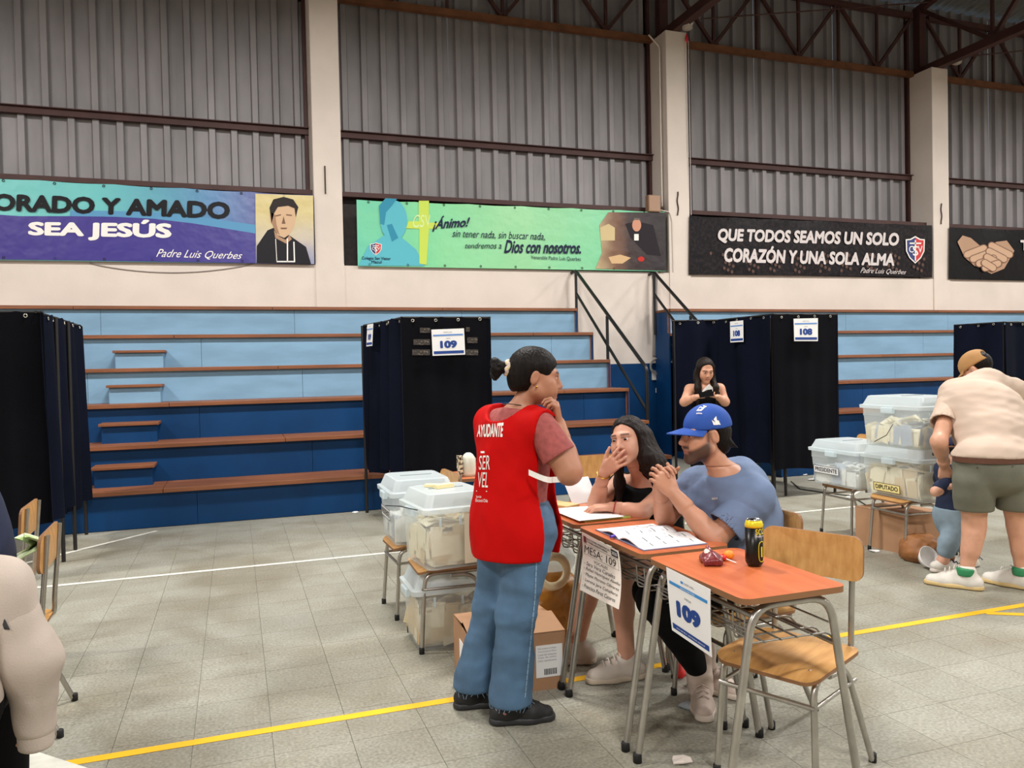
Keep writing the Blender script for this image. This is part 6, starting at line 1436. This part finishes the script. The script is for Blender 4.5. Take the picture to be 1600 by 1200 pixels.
wtext(o, bs, '¡Ánimo!', [(675, 363), (733, 358), (734, 336), (676, 338)], NV, .05, .35); wtext(o, bs, 'sin tener nada, sin buscar nada,', [(706, 372), (851, 377), (851, 364), (707, 359)], NV, 0, .25); wtext(o, bs, 'tendremos a', [(726, 388), (783, 389), (783, 379), (727, 380)], NV, 0, .25); wtext(o, bs, 'Dios con nosotros.', [(787, 396), (907, 397), (908, 378), (788, 375)], NV, .05, .3); wtext(o, bs, 'Venerable Padre Luis Querbes', [(829, 406), (907, 409), (907, 402), (829, 399)], NV)
wprint(o, bs, [[(936, 352), (950, 332), (1039, 332), (1040, 423), (930, 420), (940, 395)]], vinyl('brown painting', [(0, (190, 168, 128)), (.35, (120, 84, 62)), (.6, (58, 40, 38)), (1, (40, 30, 34))], 0, (1.5, 2.5), .4), 'printed_painting', 2)
wprint(o, bs, [[(937, 356), (950, 350), (960, 356), (960, 376), (938, 376)]], PB('building print', (206, 186, 140)), 'printed_building', 3); wprint(o, bs, [[(976, 350), (994, 346), (1020, 352), (1032, 400), (1010, 398), (985, 372)]], PB('dark robe', (36, 30, 36)), 'printed_robe', 3); wprint(o, bs, [oval(994, 352, 7, 10)], PB('pink face', (206, 148, 122)), 'printed_face', 4)
wprint(o, bs, [[(988, 346), (990, 341), (998, 341), (1001, 346), (998, 344), (991, 344)]], PB('grey hair print', (110, 100, 96)), 'printed_hair', 5); wprint(o, bs, [[(990, 366), (997, 366), (997, 376), (990, 376)]], M_white, 'printed_collar', 5)
wprint(o, bs, [[(950, 402), (968, 398), (985, 403), (972, 412), (955, 412)]], PB('book print', (212, 176, 132)), 'printed_book', 4); wprint(o, bs, [oval(1001, 405, 5, 4)], PB('red flower', (190, 50, 44)), 'printed_flower', 4)
# banner three
o, bs = banner([(1077, 337), (1456, 352), (1456, 433), (1076, 429)], 'black banner reading que todos seamos un solo corazon', mat('black crowd vinyl', (40, 32, 34), .4, spec=.15, col2=(20, 18, 22), vscale=16, contrast=(.45, .62), bump=.4, bscale=5))
GW = PB('pale grey print', (214, 206, 204))
wprint(o, bs, [oval(1110+(k*37) % 335, 396+(k*11) % 30, 2.2, 2.8, 7) for k in range(90)], PB('crowd dots', (92, 70, 62)), 'printed_crowd', 1)['kind'] = 'stuff'
wtext(o, bs, 'QUE TODOS SEAMOS UN SOLO', [(1120, 380), (1403, 388), (1404, 364), (1121, 357)], GW, .085, .08); wtext(o, bs, 'CORAZÓN Y UNA SOLA ALMA', [(1130, 410), (1396, 416), (1397, 392), (1131, 382)], GW, .085, .08); wtext(o, bs, 'Padre Luis Querbes', [(1343, 428), (1414, 430), (1415, 422), (1344, 418)], GW, 0, .45); shield(o, bs, 1414, 369, 1444, 412)
# banner four, clasped hands
o, bs = banner([(1483, 355), (1800, 366), (1800, 442), (1482, 436)], 'black banner with clasped hands at the right edge', mat('black vinyl', (16, 16, 18), .4, spec=.15, bump=.4, bscale=5))
HA, HB = PB('hand print light', (176, 142, 116)), PB('hand print dark', (124, 92, 74))
wprint(o, bs, [[(1495, 378), (1503, 368), (1516, 372), (1530, 384), (1543, 400), (1538, 416), (1522, 416), (1506, 402)], [(1584, 392), (1572, 376), (1556, 378), (1542, 388), (1530, 402), (1532, 420), (1548, 428), (1568, 420)]], HA, 'printed_hand', 2)
for k in range(0): wprint(o, bs, [[(1512+k*9, 386+k*7), (1516+k*9, 382+k*7), (1538+k*7, 398+k*7), (1535+k*7, 403+k*7)]], HB, 'printed_finger', 3); wprint(o, bs, [[(1570-k*8, 384+k*7), (1566-k*8, 381+k*7), (1540-k*5, 402+k*5), (1543-k*5, 407+k*5)]], HB, 'printed_finger', 4)
def finger(x0, y0, x1, y1, r):
    d = nrm((x1-x0, y1-y0, 0)); n = (-d[1], d[0]); a = math.atan2(d[1], d[0])
    return [(x1+r*math.cos(a+t), y1+r*math.sin(a+t)) for t in np.linspace(-PI/2, PI/2, 7)]+[(x0+r*math.cos(a+t), y0+r*math.sin(a+t)) for t in np.linspace(PI/2, 3*PI/2, 7)]
for k in range(4):
    for w_, (x0, y0, x1, y1) in enumerate(((1510+k*9, 398+k*7, 1536+k*7, 388+k*8), (1576-k*9, 398+k*7, 1548-k*4, 384+k*9))):
        wprint(o, bs, [finger(x0, y0, x1, y1, 6.2)], HB, 'printed_finger', 3+4*k+2*w_); wprint(o, bs, [finger(x0, y0, x1, y1, 4.8)], PB('hand print finger', (196, 162, 134)), 'printed_finger', 4+4*k+2*w_)
wtext(o, bs, 'TU AMOR', [(1593, 392), (1690, 396), (1690, 378), (1593, 375)], GW, .085)
# cable bundle, sockets, boxes, hooks, lamps on the columns
def wthing(name, mb, m, label, cat, base, grp=None):
    mb.v = [tuple(np.array(p)-base) for p in mb.v]; o = mb.build(name, m, None, base); return tag(o, label, cat, grp)
M_cab = mat('grey cable', (150, 144, 140), .6)
mb = MB(); Yw = WY-.02
for k in range(4): mb.tube([W(1021+k*1.6, y, Yw)+V3(.006*math.sin(y*.1+k), -.004*k, 0) for y in range(424, 562, 12)], .012, 6)
o = wthing('cable_run', mb, M_cab, 'bundle of grey cables running down the wall between the handrails', 'cable', W(1023, 560, Yw)); o['kind'] = 'stuff'
mb = MB(); c2 = W(1024, 572, Yw-.02)
for k in range(6): mb.tube([c2+(.09+.008*k)*V3(math.cos(a), 0, math.sin(a)*1.0)+V3(.012*math.sin(k*2), -.012*k, .01*math.cos(k*3)) for a in np.linspace(0, 2*PI, 25)[:-1]], .006, 5, closed=True)
o = wthing('cable_coil', mb, M_cab, 'coil of grey cable hung on the wall above a socket', 'cable', c2); o['kind'] = 'stuff'
for (x0, y0, x1, y1, lb) in ((1019, 582, 1028, 594, 'upper white socket under the cable coil'), (1025, 606, 1033, 614, 'lower white socket under the cable coil')):
    a, b = W(x0, y1, Yw), W(x1, y0, Yw); o = MB().box((0, 0, 0), (b[0]-a[0], .04, b[2]-a[2]), bev=.006).build('wall_socket', mat('white socket', (216, 212, 206), .5), None, (a+b)/2); tag(o, lb, 'socket', 'wall sockets under the cable coil')
    for dx in (-.02, .02): MB().lathe([(.006, 0), (.006, .003)], 8, (dx, -.02, 0), M=((1, 0, 0), (0, 0, -1), (0, 1, 0))).build('socket_hole', M_ink, o)
a, b = W(1012, 331, WY-.06), W(1030, 306, WY-.06)
o = MB().box((0, 0, 0), (b[0]-a[0], .12, b[2]-a[2]), bev=.01).build('junction_box', mat('tan steel box', (150, 118, 94), .6), None, (a+b)/2+V3(0, .02, 0)); tag(o, 'tan metal junction box at the end of the green banner', 'box'); MB().box((0, -.062, 0), ((b[0]-a[0])*.9, .006, (b[2]-a[2])*.9)).build('cover_plate', mat('tan steel cover', (162, 130, 106), .6), o)
mb = MB(); mb.tube(bent([W(1028, 52, WY-.01)+V3(-.12, .1, 0), V3(6.955, WY+.10, 6.9), V3(6.955, WY+.10, 4.2)], .05), .014, 7)
mb.tube(bent([W(1030, 328, WY-.03), W(1046, 331, WY-.03), W(1050, 345, WY-.03), W(1052, 425, WY-.03)], .04), .010, 6)
wthing('conduit_pipe', mb, mat('cream conduit', (208, 196, 184), .6), 'cream conduit pipe running down the middle column', 'pipe', W(1040, 330, WY-.02))
for i, (x, y, lb) in enumerate(((508, 281, 'left'), (1059, 318, 'middle'), (1471, 334, 'right'))):
    p = W(x, y, WY-.035); m2 = MB(); m2.tube([p+V3(.01*math.sin(k*1.2+i)*(i > 0), 0, .20-.05*k) for k in range(9)], .011, 6); wthing('bent_hook', m2, mat('rusty hook', (60, 40, 34), .7), 'bent rusty iron hook on the %s cream column' % lb, 'hook', p, 'iron hooks on the columns')
for i, (x, y, lb) in enumerate(((1074, 38, 'middle'), (1495, 93, 'right'))):
    p = W(x, y, WY-.25); e = empty('round_lamp', p, 0, 'small round bulkhead lamp on the truss by the %s column' % lb, 'lamp', 'round lamps at the column tops')
    MB().lathe([(.10, .05), (.10, .01), (.085, -.01), (.085, -.07), (.06, -.09), (0, -.09)], 20).build('body', mat('grey lamp body', (168, 164, 152), .5), e); MB().lathe([(.102, .055), (.104, .03), (.102, .01)], 20).build('rim', mat('pale rim', (206, 202, 190), .5), e)
    MB().tube([(0, 0, .05), (0, .02, .09)], .01, 6).build('stem', M_rust, e)
    for s in (-1, 1): MB().lathe([(0, -.02), (.016, -.012), (.018, 0), (.012, .015), (0, .02)], 10, (.03*s, -.083, -.02)).build('bulb', mat('bulb glass', (226, 226, 220), .2), e)
p = W(1073, 58, WY-.06); e = empty('pull_cords', p, 0, 'two thin white cords with a red tassel beside the middle column', 'cord')
MB().lathe([(0, -.10), (.03, -.06), (.026, -.01), (.008, .06), (0, .07)], 12).build('tassel', mat('red plastic', (196, 40, 52), .5), e)
for dx in (-.02, .03): MB().tube([(dx, 0, -.05), (dx+.03, .05, -3.0)], .006, 5).build('cord', mat('white cord', (206, 200, 196), .6), e)
# sagging wire under banner one, litter and cables on the floor
P = [W(140+260*t, 411+15*math.sin(PI*t)**.8, WY-.01) for t in np.linspace(0, 1, 15)]; m2 = MB(); m2.tube(P, .007, 5); wthing('sagging_wire', m2, M_cab, 'thin grey wire sagging below the purple banner', 'wire', P[0])
M_lit = mat('crumpled paper', (228, 216, 206), .8)
def litter(x, y, s, label, seed, m=None):
    p = atz(x, y, 0); r = random.Random(seed); n = 7; pts = [(s*r.uniform(.6, 1)*math.cos(2*PI*k/n), s*r.uniform(.5, 1)*math.sin(2*PI*k/n), r.uniform(.002, .25*s)) for k in range(n)]; c2 = (0, 0, .3*s)
    mb = MB(); mb.add(pts+[c2], [(k, (k+1) % n, n) for k in range(n)]); mb.add([(a, b, max(.0015, z-.004)) for a, b, z in pts+[c2]], [((k+1) % n, k, n) for k in range(n)]); o = mb.build('paper_scrap', m or M_lit, None, (p[0], p[1], 0)); tag(o, label, 'litter', 'paper scraps on the floor')
litter(1066, 1190, .055, 'crumpled pale paper scrap on the floor below the nearest desk', 1); litter(1074, 1104, .05, 'bluish flattened scrap on the floor by the boot', 2, mat('blue-grey scrap', (176, 186, 194), .7))
for k, (x, y) in enumerate(((1256, 742), (1268, 750), (1283, 748), (1246, 737), (1300, 752), (1330, 750))): litter(x, y, .06, 'white paper scrap on the floor under booth 108, number %s from the left' % ('two', 'three', 'four', 'one', 'five', 'six')[k], 10+k, M_paper)
litter(1366, 862, .05, 'white paper scrap on the floor behind the right chairs', 20, M_paper); litter(555, 801, .05, 'white paper scrap at the foot of the bleacher left of booth 109', 21, M_paper)
P = [atz(x, y, .006) for x, y in ((1236, 752), (1250, 764), (1290, 770), (1330, 775), (1358, 792), (1375, 800))]; m2 = MB(); m2.tube(P, .006, 5); wthing('extension_cable', m2, M_black, 'black cable on the floor between booth 108 and the boxes', 'cable', P[0])
P = atz(1076, 1068, 0); f = Field(); f.cone((0, 0, .02), (-.02, .03, .16), .022, .014, .02).cone((0, 0, .012), (.05, .02, .012), .016, .014, .02); o = skin_obj('red_pouch', [f.mesh(.006)], mat('red nylon', (200, 34, 30), .6), (0, 0, 0)); o.location = (P[0], P[1]+.08, 0); tag(o, 'small red pouch on the floor behind the boot of the man', 'pouch')
m2 = MB(); m2.grid(lambda u, v: ((u-.5)*.03+.02*math.sin(6*v), (v-.5)*.02+.03*math.sin(5*u), -.16*v+.02*u), 6, 8, thick=.004); P = at(40, 838, 4.2); o = m2.build('green_bag', mat('green patterned bag', (150, 180, 96), .5, col2=(232, 236, 210), vscale=30), None, P); o.scale = (3, 3, 1.0); tag(o, 'small green patterned bag hanging from the left chair', 'bag')
scn.cycles.transparent_max_bounces = 24
